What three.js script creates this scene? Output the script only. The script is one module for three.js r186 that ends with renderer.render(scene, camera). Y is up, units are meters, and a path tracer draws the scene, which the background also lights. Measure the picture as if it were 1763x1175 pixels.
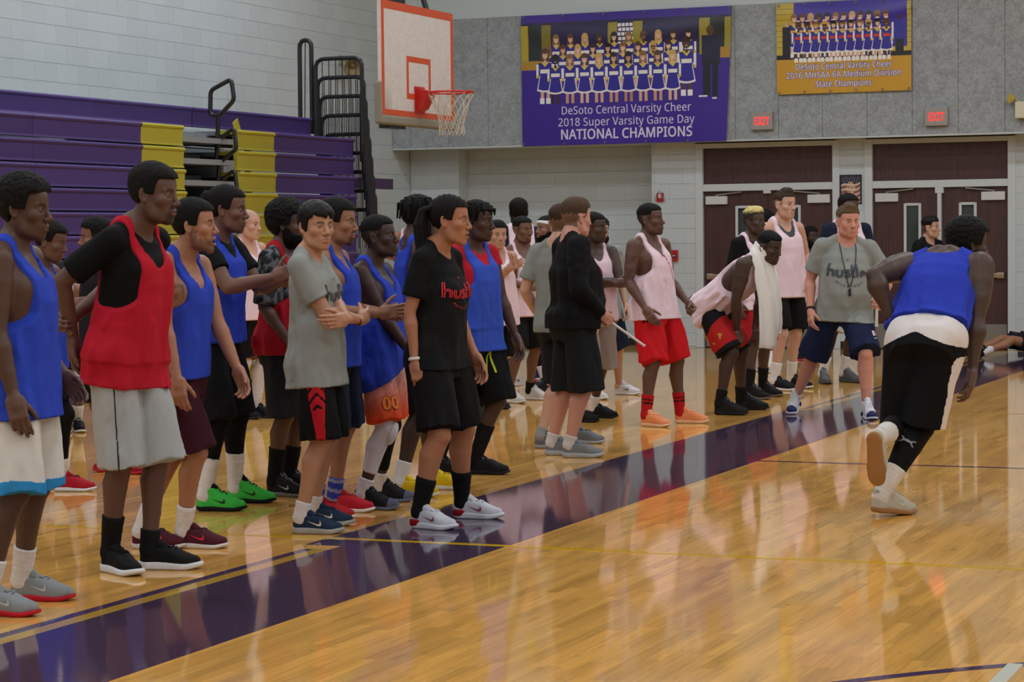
import * as THREE from 'three';
import { RoundedBoxGeometry } from 'three/addons/geometries/RoundedBoxGeometry.js';
import { mergeGeometries } from 'three/addons/utils/BufferGeometryUtils.js';
import { RectAreaLightUniformsLib } from 'three/addons/lights/RectAreaLightUniformsLib.js';

// ---------------------------------------------------------------- camera, light, exposure
const scene = new THREE.Scene();
scene.background = new THREE.Color(0x000000);
const camera = new THREE.PerspectiveCamera(16.92, 1763 / 1175, 0.1, 120);
camera.position.set(0, 1.53, 0);
camera.rotation.order = 'YXZ';
camera.rotation.set(-0.045917, 0.388989, -0.011);
scene.add(camera);
const renderer = new THREE.WebGLRenderer({ antialias: true });
renderer.toneMapping = THREE.LinearToneMapping;
renderer.toneMappingExposure = 1.68;
renderer.shadowMap.enabled = true;
RectAreaLightUniformsLib.init();
const CEILING_Y = 8.0;
const LAMP_COLOR = new THREE.Color(0.88, 0.945, 1.03), LAMP_POWER = 23;
const LAMP_X = [-11.6, -7.4, -2.6, 2.2, 7.0, 11.8], LAMP_Z = [3.5, -1.5, -6.5, -11.5, -16.5, -20.6, -24.0];

// ---------------------------------------------------------------- helpers
let seedState = 12345;
const rnd = () => { seedState = (Math.imul(seedState, 1664525) + 1013904223) >>> 0; return seedState / 4294967296; };
const rr = (a, b) => a + (b - a) * rnd();
const usedNames = new Map();
function numbered(n) { const k = usedNames.get(n) ?? 0; usedNames.set(n, k + 1); return k ? n + '_' + String(k).padStart(3, '0') : n; }
function shadows(o) { o.castShadow = o.receiveShadow = true; return o; }
function mesh(name, geo, mat, parent) { const m = shadows(new THREE.Mesh(geo, mat)); m.name = parent && parent !== scene ? name : numbered(name); (parent ?? scene).add(m); return m; }
function thing(name, label, category, pos = [0, 0, 0], turn = 0, group) {
  const o = new THREE.Group(); o.name = numbered(name); o.position.set(...pos); o.rotation.y = turn; scene.add(o);
  o.userData = { label, category }; if (group) o.userData.group = group;
  return o;
}
function structure(name, label, category) { const o = new THREE.Group(); o.name = name; o.userData = { kind: 'structure', label, category }; scene.add(o); return o; }
const sub = (name, parent, pos = [0, 0, 0]) => { const o = new THREE.Group(); o.name = name; o.position.set(...pos); parent.add(o); return o; };
const std = (color, roughness = 0.7, extra = {}) => new THREE.MeshStandardMaterial({ color, roughness, ...extra });
const phys = (color, roughness, extra = {}) => new THREE.MeshPhysicalMaterial({ color, roughness, ...extra });
const lin = (r, g, b) => new THREE.Color().setRGB(r, g, b);
function boxGeo(x0, x1, y0, y1, z0, z1, r = 0) {
  const w = x1 - x0, h = y1 - y0, d = z1 - z0;
  const g = r > 0 ? new RoundedBoxGeometry(w, h, d, 2, Math.min(r, w / 2.01, h / 2.01, d / 2.01)) : new THREE.BoxGeometry(w, h, d);
  g.translate((x0 + x1) / 2, (y0 + y1) / 2, (z0 + z1) / 2); return g;
}
function merge(list) { return mergeGeometries(list.map((g) => { const q = g.index ? g.toNonIndexed() : g.clone(); for (const k of Object.keys(q.attributes)) if (!['position', 'normal', 'uv'].includes(k)) q.deleteAttribute(k); return q; })); }
const V = (x, y, z) => new THREE.Vector3(x, y, z);
function tube(pts, r, seg = 24, radial = 8, closed = false, curveType = 'catmullrom', tension = 0.5) {
  return new THREE.TubeGeometry(new THREE.CatmullRomCurve3(pts.map((p) => (p.isVector3 ? p : V(...p))), closed, curveType, tension), seg, r, radial, closed);
}
function polyTube(pts, r, radial = 8, fillet = 0.06, closed = false) {   // straight runs with rounded bends
  const path = new THREE.CurvePath(), P = pts.map((p) => V(...p)), n = P.length;
  const corner = (i) => { const a = P[(i - 1 + n) % n], b = P[i], c = P[(i + 1) % n]; const f = Math.min(fillet, a.distanceTo(b) / 2.01, b.distanceTo(c) / 2.01); return [b.clone().add(a.clone().sub(b).setLength(f)), b, b.clone().add(c.clone().sub(b).setLength(f))]; };
  let start = null, prev = null;
  for (let i = 0; i < n; i++) {
    if (!closed && (i === 0 || i === n - 1)) { if (prev) path.add(new THREE.LineCurve3(prev, P[i])); prev = P[i]; continue; }
    const [q0, q1, q2] = corner(i);
    if (prev) path.add(new THREE.LineCurve3(prev, q0)); else start = q0;
    path.add(new THREE.QuadraticBezierCurve3(q0, q1, q2)); prev = q2;
  }
  if (closed) path.add(new THREE.LineCurve3(prev, start));
  return new THREE.TubeGeometry(path, Math.max(10, n * 12), r, radial, closed);
}
function bar(a, b, r, radial = 6) { const A = V(...a), B = V(...b), d = B.clone().sub(A); const g = new THREE.CylinderGeometry(r, r, d.length(), radial); g.applyQuaternion(new THREE.Quaternion().setFromUnitVectors(V(0, 1, 0), d.normalize())); g.translate(...A.add(B).multiplyScalar(0.5).toArray()); return g; }
// value noise
function hash3(x, y, z) { let h = Math.imul(x, 374761393) + Math.imul(y, 668265263) + Math.imul(z, 2147483647 ^ 1274126177) | 0; h = Math.imul(h ^ (h >>> 13), 1274126177); return ((h ^ (h >>> 16)) >>> 0) / 4294967296; }
function noise3(x, y, z) {
  const xi = Math.floor(x), yi = Math.floor(y), zi = Math.floor(z); let u = x - xi, v = y - yi, w = z - zi;
  u = u * u * (3 - 2 * u); v = v * v * (3 - 2 * v); w = w * w * (3 - 2 * w);
  const L = (a, b, t) => a + (b - a) * t;
  return L(L(L(hash3(xi, yi, zi), hash3(xi + 1, yi, zi), u), L(hash3(xi, yi + 1, zi), hash3(xi + 1, yi + 1, zi), u), v), L(L(hash3(xi, yi, zi + 1), hash3(xi + 1, yi, zi + 1), u), L(hash3(xi, yi + 1, zi + 1), hash3(xi + 1, yi + 1, zi + 1), u), v), w) * 2 - 1;
}
function canvasTexture(w, h, draw, srgb = true) {
  const c = document.createElement('canvas'); c.width = w; c.height = h; draw(c.getContext('2d'), w, h);
  const t = new THREE.CanvasTexture(c); if (srgb) t.colorSpace = THREE.SRGBColorSpace; return t;
}
function dataTexture(w, h, f, srgb = true) {
  const d = new Uint8Array(w * h * 4);
  for (let y = 0; y < h; y++) for (let x = 0; x < w; x++) { const c = f(x, y), o = (y * w + x) * 4; for (let k = 0; k < 3; k++) d[o + k] = Math.max(0, Math.min(255, c[k])); d[o + 3] = 255; }
  const t = new THREE.DataTexture(d, w, h); t.magFilter = THREE.LinearFilter; t.wrapS = t.wrapT = THREE.RepeatWrapping; if (srgb) t.colorSpace = THREE.SRGBColorSpace; t.needsUpdate = true; return t;
}
function worldUV(geo, axisU, axisV, scale = 1) { const p = geo.attributes.position, uv = new Float32Array(p.count * 2), g = (i, a) => (a === 'x' ? p.getX(i) : a === 'y' ? p.getY(i) : p.getZ(i)); for (let i = 0; i < p.count; i++) { uv[i * 2] = g(i, axisU) / scale; uv[i * 2 + 1] = g(i, axisV) / scale; } geo.setAttribute('uv', new THREE.BufferAttribute(uv, 2)); return geo; }
// ---------------------------------------------------------------- room shell
const WALL_X = -13.65, RIGHT_X = 16, FRONT_Z = 8, BEAM_Z = -29.0, DOOR_Z = -29.4;
// maple floor: strips 57 mm wide running along the court, random lengths, each with its own tone and grain
const MAPLE_W = 1024, MAPLE_H = 1024, MAPLE_M = 3.42;   // 60 strips across 3.42 m
const maplePlank = (() => {
  const strips = [];
  for (let s = 0; s < 60; s++) { const cuts = []; let y = rnd() * 0.4; while (y < MAPLE_M) { cuts.push([y, rr(0.93, 1.06), rr(-0.03, 0.03), rnd() * 50, rr(-1, 1)]); y += rr(0.25, 1.05); } strips.push(cuts); }
  return (x, y) => { const c = strips[Math.min(59, Math.floor(x * 60))]; const yy = y * MAPLE_M; let k = c[c.length - 1]; for (const e of c) { if (e[0] <= yy) k = e; } return k; };
})();
const mapleMap = dataTexture(MAPLE_W, MAPLE_H, (x, y) => {
  const u = x / MAPLE_W, v = y / MAPLE_H, k = maplePlank(u, v);
  const grain = noise3(u * 900 + k[3], v * 22 + k[3], k[3]) * 0.05 + noise3(u * 260, v * 9 + k[3], k[3] * 2) * 0.05 + noise3(u * 60, v * 5, 3) * 0.05;
  const fleck = Math.max(0, noise3(u * 150 + 9, v * 34 + k[3], 3) - 0.78) * 0.5;
  const t = k[1] + grain - fleck;
  return [216 * t + k[2] * 60, 163 * t, 84 * t - k[2] * 60];
});
const mapleBump = dataTexture(MAPLE_W, MAPLE_H, (x, y) => {
  const u = x / MAPLE_W, v = y / MAPLE_H, k = maplePlank(u, v), e = (u * 60) % 1;
  const b = 128 + k[4] * 22 * (e - 0.5) * 2 + noise3(u * 420, v * 14, 5) * 26;
  return [b, b, b];
}, false);
const MAPLE = phys(0xffffff, 0.06, { map: mapleMap, bumpMap: mapleBump, bumpScale: 0.00014, specularIntensity: 1.0, ior: 1.5 });
const floor = structure('floor', 'glossy maple gym floor with purple sideline band', 'floor');
{
  const g = worldUV(boxGeo(WALL_X - 0.3, RIGHT_X + 0.3, -0.2, 0, -31, FRONT_Z + 0.3), 'x', 'z', MAPLE_M);
  mesh('maple_boards', g, MAPLE, floor);
  const paintBump = mapleBump.clone(); paintBump.repeat.set(1, 1);
  const paint = (c, r = 0.06) => phys(c, r, { bumpMap: mapleBump, bumpScale: 0.00014 });
  const PURPLE = paint(0x48374c), GOLD = paint(0xb8913f), GOLDLINE = paint(0xd2a81e), WHITE = paint(0xc9cbbd), THIN = paint(0x4c3a58);
  const flat = (name, x0, x1, z0, z1, mat, y = 0.0012) => mesh(name, worldUV(boxGeo(x0, x1, -0.004, y, z0, z1), 'x', 'z', MAPLE_M), mat, floor);
  flat('sideline_band', -5.085, -4.3, -29.0, 7.5, PURPLE);
  flat('sideline_band', -5.285, -5.0852, -19.2, -10.15, PURPLE);
  for (const [z0, z1] of [[-10.0, 7.5], [-28.0, -19.35]]) {
    flat('gold_stripe', -5.165, -5.0852, z0, z1, GOLD);
    flat('purple_stripe', -5.225, -5.1652, z0, z1, THIN);
  }
  flat('gold_court_line', -9.8, 7, -10.43, -10.37, GOLDLINE, 0.0018);
  flat('purple_court_line', -4.3, 7, -14.845, -14.795, THIN, 0.0018);
  flat('gold_court_line', -5.3, 7, -19.24, -19.19, GOLD, 0.0018);
  flat('white_lane_line', -1.44, -1.385, -8.10, 4, WHITE, 0.0018);
  { // purple arc in the foreground
    const cx = 1.05, cz = -5.2, R = 3.82; const sh = new THREE.Shape(); for (let i = 0; i <= 60; i++) { const a = 1.7 + 2.25 * i / 60; const p = [cx + R * Math.cos(a), -(cz - R * Math.sin(a))]; if (i === 0) sh.moveTo(p[0], p[1]); else sh.lineTo(p[0], p[1]); }
    for (let i = 60; i >= 0; i--) { const a = 1.7 + 2.25 * i / 60; sh.lineTo(cx + (R - 0.055) * Math.cos(a), -(cz - (R - 0.055) * Math.sin(a))); }
    const g = new THREE.ExtrudeGeometry(sh, { depth: 0.0014, bevelEnabled: false }); g.rotateX(-Math.PI / 2); mesh('purple_arc_line', worldUV(g, 'x', 'z', MAPLE_M), THIN, floor);
  }
}
// painted masonry
const speckle = (base, amp, seed, n = 256) => dataTexture(n, n, (x, y) => { const t = 1 + amp * noise3(x * 0.55 + seed, y * 0.55, seed) + amp * 0.8 * noise3(x * 0.12, y * 0.12, seed + 3); return base.map((c) => Math.min(255, c * t)); });
const BLOCK_BUMP = dataTexture(256, 256, (x, y) => { const b = 128 + 70 * noise3(x * 0.5, y * 0.5, 1) + 40 * noise3(x * 0.17, y * 0.17, 4); return [b, b, b]; }, false);
BLOCK_BUMP.repeat.set(2.2, 2.2);
const BLOCK = [0xc0c9cb, 0xbec7c9, 0xc2cbcd].map((c) => std(c, 0.62, { bumpMap: BLOCK_BUMP, bumpScale: 0.0012 }));
const MORTAR = std(0xb2babb, 0.9), UPPER = std(0xc0c9ca, 0.8), TRIM_PAINT = std(0xbdc4c4, 0.5), BASE_RUBBER = std(0x17171a, 0.55), STRIPE = std(0x4a3462, 0.6);
const blockGeos = new Map();
function courseBlocks(parent, axis, face, u0, u1, y0, y1, nrm, most = 300, skip) {
  // concrete blocks 0.406 x 0.2: axis 'x' = wall along x facing +z, 'z' = wall along z facing +x
  const pitch = 0.406, ch = 0.2, list = [];
  for (let k = Math.floor(y0 / ch); k * ch < y1 - 1e-3; k++) {
    const a = Math.max(y0, k * ch), b = Math.min(y1, (k + 1) * ch); if (b - a < 0.02) continue;
    for (let j = Math.floor(u0 / pitch) - 1; (j - 1) * pitch < u1; j++) {
      const s = j * pitch + (k & 1 ? pitch / 2 : 0), l = Math.max(u0, s), r = Math.min(u1, s + pitch); if (r - l < 0.03) continue;
      list.push([l + 0.0003, r - 0.0003, a + 0.0015, b - 0.0015]);
    }
  }
  const rest = [];
  list.forEach(([l, r, a, b], i) => {
    const w = r - l, h = b - a, key = axis + w.toFixed(3) + h.toFixed(3), t = 0.05;
    let g = blockGeos.get(key);
    if (!g) { g = axis === 'x' ? new RoundedBoxGeometry(w, h, t, 1, 0.001) : new RoundedBoxGeometry(t, h, w, 1, 0.001); blockGeos.set(key, g); }
    const p = axis === 'x' ? [(l + r) / 2, (a + b) / 2, face - t / 2 * nrm] : [face - t / 2 * nrm, (a + b) / 2, (l + r) / 2];
    if (i < most) { const m = mesh('block', g, BLOCK[Math.floor(hash3(i, 7, 3) * 3)], parent); m.position.set(...p); } else rest.push(g.clone().translate(...p));
  });
  if (rest.length) { const m = mesh('blockwork', merge(rest), BLOCK[0], parent); m.userData.kind = 'stuff'; }
}
const wallLeft = structure('wall_left', 'grey painted block wall above the bleachers', 'wall');
mesh('wall_core', boxGeo(WALL_X - 0.3, WALL_X - 0.006, 0, CEILING_Y, -31, FRONT_Z), MORTAR, wallLeft);
courseBlocks(wallLeft, 'z', WALL_X, -29.0, -18.6, 2.6, 4.8, 1, 300);
courseBlocks(wallLeft, 'z', WALL_X, -29.57, -26.4, 0.02, 2.6, 1, 110);
mesh('painted_stripe', boxGeo(WALL_X - 0.01, WALL_X + 0.0015, 2.19, 2.335, -29.0, -26.0), STRIPE, wallLeft);
mesh('upper_wall', boxGeo(WALL_X - 0.05, WALL_X - 0.001, 4.8, CEILING_Y, -29.0, FRONT_Z), UPPER, wallLeft);
mesh('upper_wall', boxGeo(WALL_X - 0.05, WALL_X - 0.001, 0, 4.8, -18.6, FRONT_Z), UPPER, wallLeft);

const wallBack = structure('wall_back', 'far wall with grey acoustic panels over block piers and doors', 'wall');
const beamX1 = RIGHT_X;
mesh('beam', boxGeo(WALL_X, beamX1, 2.745, 4.52, -29.9, BEAM_Z - 0.03), UPPER, wallBack);
mesh('upper_wall', boxGeo(WALL_X, beamX1, 4.52, CEILING_Y, -29.9, BEAM_Z - 0.01), UPPER, wallBack);
const PANEL_MAP = dataTexture(512, 512, (x, y) => { const t = 1 + 0.09 * noise3(x * 0.6, y * 0.6, 2) + 0.07 * noise3(x * 0.11, y * 0.13, 9) + 0.05 * noise3(x * 0.035, y * 0.03, 5); return [152 * t, 158 * t, 160 * t]; });
const PANEL_BUMP = dataTexture(256, 256, (x, y) => { const b = 128 + 110 * noise3(x * 0.7, y * 0.7, 6); return [b, b, b]; }, false);
PANEL_BUMP.repeat.set(3, 3);
const PANEL = std(0xffffff, 0.95, { map: PANEL_MAP, bumpMap: PANEL_BUMP, bumpScale: 0.0025 });
for (let i = -10; i < 40; i++) {
  const a = Math.max(WALL_X + 0.004, -8.108 + i * 0.5845), b = Math.min(-8.108 + (i + 1) * 0.5845 - 0.004, RIGHT_X); if (b - a < 0.05) continue;
  if (a > 3) break;
  const g = new RoundedBoxGeometry(b - a, 1.745, 0.032, 1, 0.003); g.translate((a + b) / 2, 3.6305, BEAM_Z - 0.016); worldUV(g, 'x', 'y', 1.3); mesh('acoustic_panel', g, PANEL, wallBack);
}
mesh('panel_trim', boxGeo(WALL_X + 0.004, 3, 2.735, 2.757, BEAM_Z - 0.03, BEAM_Z + 0.006), TRIM_PAINT, wallBack);
mesh('panel_trim', boxGeo(WALL_X + 0.004, 3, 4.503, 4.52, BEAM_Z - 0.03, BEAM_Z + 0.004), TRIM_PAINT, wallBack);
// recess under the beam, in two depths, then piers between the doors
mesh('recess_core', boxGeo(WALL_X, -12.93, 0, 2.745, -30.2, -29.577), MORTAR, wallBack);
courseBlocks(wallBack, 'x', -29.57, WALL_X + 0.01, -12.905, 0.02, 2.745, 1, 40);
mesh('recess_core', boxGeo(-12.93, -9.9, 0, 2.745, -30.4, -29.907), MORTAR, wallBack);
courseBlocks(wallBack, 'x', -29.90, -12.9, -9.96, 0.02, 2.745, 1, 140);
const solid = (x0, x1, n) => { mesh('pier_core', boxGeo(x0 + 0.004, x1 - 0.004, 0, 2.745, -30.4, DOOR_Z - 0.006), MORTAR, wallBack); courseBlocks(wallBack, 'x', DOOR_Z, x0, x1, 0.02, 2.745, 1, n); };
solid(-9.96, -9.375, 60); solid(-7.45, -7.06, 40); solid(-5.13, 4, 80);
mesh('wall_core', boxGeo(4, RIGHT_X, 0, 2.745, -30.4, DOOR_Z), UPPER, wallBack);
mesh('pier_return', boxGeo(-9.99, -9.955, 0, 2.745, -30.2, DOOR_Z - 0.004), BLOCK[0], wallBack);
mesh('pier_return', boxGeo(-12.928, -12.902, 0, 2.743, -30.2, -29.572), BLOCK[0], wallBack);
mesh('wall_core', boxGeo(-9.5, -5, 0, 2.745, -30.5, -29.62), std(0x55504a, 0.9), wallBack);
const baseBoard = (n, x0, x1, z) => { const m = mesh('baseboard_' + n, boxGeo(x0, x1, 0.001, 0.1, z, z + 0.008, 0.003), BASE_RUBBER); m.name = 'baseboard_' + n; m.userData = { kind: 'structure', label: 'black rubber baseboard on the far wall', category: 'baseboard' }; };
baseBoard('pier', -9.95, -9.5, DOOR_Z); baseBoard('recess', -12.89, -9.97, -29.9); baseBoard('centre', -7.44, -7.1, DOOR_Z); baseBoard('right', -5.1, 4, DOOR_Z);

for (const [n, b] of [['wall_right', boxGeo(RIGHT_X, RIGHT_X + 0.3, 0, CEILING_Y, -31, FRONT_Z)], ['wall_front', boxGeo(WALL_X - 0.3, RIGHT_X + 0.3, 0, CEILING_Y, FRONT_Z, FRONT_Z + 0.3)]]) { const m = mesh(n, b, UPPER); m.userData = { kind: 'structure', label: 'plain painted gym wall behind the viewer', category: 'wall' }; }
{ const m = mesh('ceiling', boxGeo(WALL_X - 0.3, RIGHT_X + 0.3, CEILING_Y, CEILING_Y + 0.3, -31, FRONT_Z + 0.3), std(0xb8b8b2, 0.9)); m.userData = { kind: 'structure', label: 'high painted gym ceiling deck', category: 'ceiling' }; }

// high-bay lamps (above the frame)
{
  const housing = std(0xd8d8d4, 0.5), glow = std(0xffffff, 0.5, { emissive: LAMP_COLOR, emissiveIntensity: 3 });
  const bodyG = boxGeo(-0.62, 0.62, 0, 0.09, -0.32, 0.32, 0.02), lensG = boxGeo(-0.57, 0.57, -0.012, 0.004, -0.27, 0.27, 0.004), rodG = bar([0, 0.09, 0], [0, 0.6, 0], 0.008);
  for (const x of LAMP_X) for (const z of LAMP_Z) {
    const t = thing('ceiling_light', 'white rectangular high-bay lamp hung in rows under the gym ceiling', 'lamp', [x, CEILING_Y - 0.6, z], 0, 'high-bay lamps under the ceiling');
    mesh('housing', bodyG, housing, t); mesh('diffuser', lensG, glow, t); for (const hx of [-0.45, 0.45]) mesh('hanger', rodG, housing, t).position.x = hx;
    const l = new THREE.RectAreaLight(LAMP_COLOR, LAMP_POWER, 1.1, 0.5); l.position.set(0, -0.03, 0); l.rotation.x = -Math.PI / 2; t.add(l);
  }
}
// ---------------------------------------------------------------- doors
const WOOD_MAP = dataTexture(256, 256, (x, y) => { const t = 1 + 0.12 * noise3(x * 0.22, y * 0.012, 3) + 0.08 * noise3(x * 0.6, y * 0.05, 8); return [66 * t, 38 * t, 34 * t]; });
const DOORWOOD = std(0xffffff, 0.45, { map: WOOD_MAP }), FRAME = std(0xc3c9ca, 0.45), STEEL = std(0x8d8a84, 0.38, { metalness: 0.6 }), CLOSER = std(0xc9cac8, 0.45), GLASS = phys(0xaebdba, 0.08, { transmission: 0.9, thickness: 0, ior: 1.45 });
function doorway(n, x0, x1, post) {
  const d = structure('door_' + n, 'pair of dark brown doors with narrow windows under a brown transom', 'door');
  const z = DOOR_Z;
  mesh('frame', merge([boxGeo(x0 - 0.105, x0, 0.001, 2.73, z - 0.12, z + 0.012, 0.006), boxGeo(x1, x1 + 0.1, 0.001, 2.73, z - 0.12, z + 0.012, 0.006), boxGeo(x0, x1, 2.09, 2.185, z - 0.12, z + 0.01, 0.006), boxGeo(x0, x1, 2.665, 2.73, z - 0.12, z + 0.01, 0.006)]), FRAME, d);
  mesh('transom_panel', worldUV(boxGeo(x0, x1, 2.185, 2.665, z - 0.09, z - 0.05), 'x', 'y'), DOORWOOD, d);
  if (post) mesh('mullion', merge([boxGeo((x0 + x1) / 2 - 0.026, (x0 + x1) / 2 + 0.026, 0.001, 2.02, z - 0.06, z + 0.012, 0.006), boxGeo((x0 + x1) / 2 - 0.055, (x0 + x1) / 2 + 0.055, 2.015, 2.09, z - 0.06, z + 0.016, 0.008)]), FRAME, d);
  else mesh('mullion', boxGeo((x0 + x1) / 2 - 0.05, (x0 + x1) / 2 + 0.05, 2.05, 2.09, z - 0.06, z + 0.01, 0.006), FRAME, d);
  const m = (x0 + x1) / 2, gap = post ? 0.027 : 0.003;
  for (const s of [-1, 1]) {
    const a = s < 0 ? x0 + 0.006 : m + gap, b = s < 0 ? m - gap : x1 - 0.006, leaf = sub('door_leaf', d);
    const w0 = s < 0 ? b - 0.42 : a + 0.24, w1 = w0 + 0.18, wy0 = 1.12, wy1 = 1.87, zf = z - 0.045;
    const panel = merge([boxGeo(a, w0, 0.01, 2.085, zf - 0.045, zf), boxGeo(w1, b, 0.01, 2.085, zf - 0.045, zf), boxGeo(w0, w1, 0.01, wy0, zf - 0.045, zf), boxGeo(w0, w1, wy1, 2.085, zf - 0.045, zf)]);
    mesh('panel', worldUV(panel, 'x', 'y'), DOORWOOD, leaf);
    mesh('window_pane', boxGeo(w0 + 0.012, w1 - 0.012, wy0, wy1, zf - 0.026, zf - 0.02), GLASS, leaf);
    mesh('window_frame', merge([boxGeo(w0 - 0.024, w0 + 0.012, wy0 - 0.02, wy1 + 0.02, zf - 0.01, zf + 0.012, 0.004), boxGeo(w1 - 0.012, w1 + 0.024, wy0 - 0.02, wy1 + 0.02, zf - 0.01, zf + 0.012, 0.004), boxGeo(w0, w1, wy1 - 0.01, wy1 + 0.024, zf - 0.01, zf + 0.012, 0.004), boxGeo(w0, w1, wy0 - 0.024, wy0 + 0.01, zf - 0.01, zf + 0.012, 0.004)]), FRAME, leaf);
    const c0 = s < 0 ? a + 0.03 : b - 0.33;
    mesh('closer', boxGeo(c0, c0 + 0.3, 1.915, 2.025, zf, zf + 0.055, 0.008), CLOSER, leaf);
    mesh('closer_arm', merge([bar([c0 + 0.15, 2.04, zf + 0.03], [c0 + (s < 0 ? 0.5 : -0.2), 2.075, zf + 0.05], 0.012), bar([c0 + 0.15, 2.02, zf + 0.03], [c0 + 0.15, 2.05, zf + 0.03], 0.02)]), STEEL, leaf);
    mesh('push_bar', merge([boxGeo(a + 0.04, b - 0.04, 0.925, 0.985, zf + 0.03, zf + 0.065, 0.01), boxGeo(a + 0.04, a + 0.14, 0.915, 0.995, zf, zf + 0.06, 0.01), boxGeo(b - 0.14, b - 0.04, 0.915, 0.995, zf, zf + 0.06, 0.01)]), std(0xa58f78, 0.35, { metalness: 0.55 }), leaf);
    mesh('kick_plate', boxGeo(a + 0.015, b - 0.015, 0.015, 0.33, zf - 0.001, zf + 0.003), STEEL, leaf);
  }
}
doorway(1, -9.27, -7.5, false); doorway(2, -6.97, -5.225, true);

// ---------------------------------------------------------------- signs and small fixtures on the far wall
function exitSign(x, y, label) {
  const t = thing('exit_sign', label, 'sign', [x, y, BEAM_Z]);
  mesh('housing', boxGeo(-0.145, 0.145, -0.117, 0.117, 0.002, 0.06, 0.008), std(0x9d978f, 0.5), t);
  const tex = canvasTexture(256, 208, (c, w, h) => { c.fillStyle = '#9a938c'; c.fillRect(0, 0, w, h); c.fillStyle = '#ff1a1a'; c.font = 'bold 128px sans-serif'; c.textAlign = 'center'; c.textBaseline = 'middle'; c.save(); c.translate(w / 2, h / 2); c.scale(0.72, 1.12); c.fillText('EXIT', 0, 4); c.restore(); });
  const glowTex = canvasTexture(256, 208, (c, w, h) => { c.fillStyle = '#000'; c.fillRect(0, 0, w, h); c.fillStyle = '#ff2a26'; c.font = 'bold 128px sans-serif'; c.textAlign = 'center'; c.textBaseline = 'middle'; c.save(); c.translate(w / 2, h / 2); c.scale(0.72, 1.12); c.fillText('EXIT', 0, 4); c.restore(); });
  const f = new THREE.PlaneGeometry(0.27, 0.214); f.translate(0, 0, 0.0612);
  mesh('sign_face', f, std(0xffffff, 0.5, { map: tex, emissiveMap: glowTex, emissive: 0xffffff, emissiveIntensity: 0.95 }), t);
  const l = new THREE.RectAreaLight(0xff2a22, 0.35, 0.2, 0.14); l.position.set(0, 0, 0.066); l.rotation.y = Math.PI; t.add(l);
}
exitSign(-8.32, 2.987, 'red lit EXIT sign between the two cheer banners'); exitSign(-6.04, 2.976, 'red lit EXIT sign right of the small gold banner');
{
  const t = thing('framed_poster', 'small framed flag poster on the pier between the door pairs', 'poster', [-7.255, 2.085, DOOR_Z]);
  mesh('poster_frame', merge([boxGeo(-0.146, -0.128, -0.19, 0.19, 0.001, 0.02, 0.003), boxGeo(0.128, 0.146, -0.19, 0.19, 0.001, 0.02, 0.003), boxGeo(-0.14, 0.14, 0.174, 0.19, 0.001, 0.02, 0.003), boxGeo(-0.14, 0.14, -0.19, -0.174, 0.001, 0.02, 0.003)]), std(0x141417, 0.4), t);
  const tex = canvasTexture(256, 340, (c, w, h) => {
    c.fillStyle = '#3a2830'; c.fillRect(0, 0, w, h);
    for (let i = 0; i < 9; i++) { c.fillStyle = i % 2 ? '#8a4a44' : '#c9b4a4'; c.beginPath(); c.moveTo(0, 110 + i * 30); c.bezierCurveTo(80, 60 + i * 30, 160, 150 + i * 30, 256, 70 + i * 30); c.lineTo(256, 98 + i * 30); c.bezierCurveTo(160, 180 + i * 30, 80, 90 + i * 30, 0, 138 + i * 30); c.fill(); }
    c.fillStyle = '#20203a'; c.fillRect(0, 0, w, 84); c.fillStyle = '#d8d2d0'; for (let i = 0; i < 40; i++) c.fillRect((i * 53) % w, (i * 29) % 84, 7, 7);
    c.fillStyle = '#e8cf9c'; c.textAlign = 'center'; c.font = 'bold 56px sans-serif'; c.fillText('IN', 128, 116); c.fillText('GOD', 128, 176); c.fillText('WE', 128, 236); c.fillText('TRUST', 128, 296);
  });
  const f = new THREE.PlaneGeometry(0.26, 0.352); f.translate(0, 0, 0.008); mesh('print', f, std(0xffffff, 0.35, { map: tex }), t);
}
{
  const t = thing('fire_alarm_strobe', 'small red and white fire alarm strobe on the block pier', 'alarm', [-9.868, 2.024, DOOR_Z]);
  mesh('back_plate', boxGeo(-0.05, 0.05, -0.06, 0.06, 0.001, 0.03, 0.01), std(0xa8182a, 0.45), t);
  const s = new THREE.SphereGeometry(0.034, 12, 8); s.scale(0.8, 1.1, 0.8); s.translate(0.004, 0.015, 0.04); mesh('lens', s, std(0xcfc9c2, 0.25), t);
  mesh('guard', merge([polyTube([[-0.075, -0.045, 0.005], [-0.06, -0.02, 0.08], [0, 0.085, 0.08], [0.06, -0.02, 0.08], [0.075, -0.045, 0.005]], 0.004, 6, 0.03), bar([0, 0.09, 0.004], [0, 0.085, 0.08], 0.004)]), std(0x8f8f8c, 0.4), t);
}
{
  const t = thing('fire_alarm_pull', 'red fire alarm pull station on the block pier by the doors', 'alarm', [-9.675, 1.238, DOOR_Z]);
  mesh('case', boxGeo(-0.055, 0.055, -0.075, 0.075, 0.001, 0.045, 0.01), std(0xb01428, 0.4), t);
  mesh('handle', boxGeo(-0.036, 0.036, -0.022, 0.014, 0.045, 0.058, 0.005), std(0x1c1614, 0.4), t);
  mesh('label_strip', boxGeo(-0.03, 0.03, -0.008, 0.004, 0.058, 0.0595), std(0xd8d2c8, 0.5), t);
}
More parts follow.
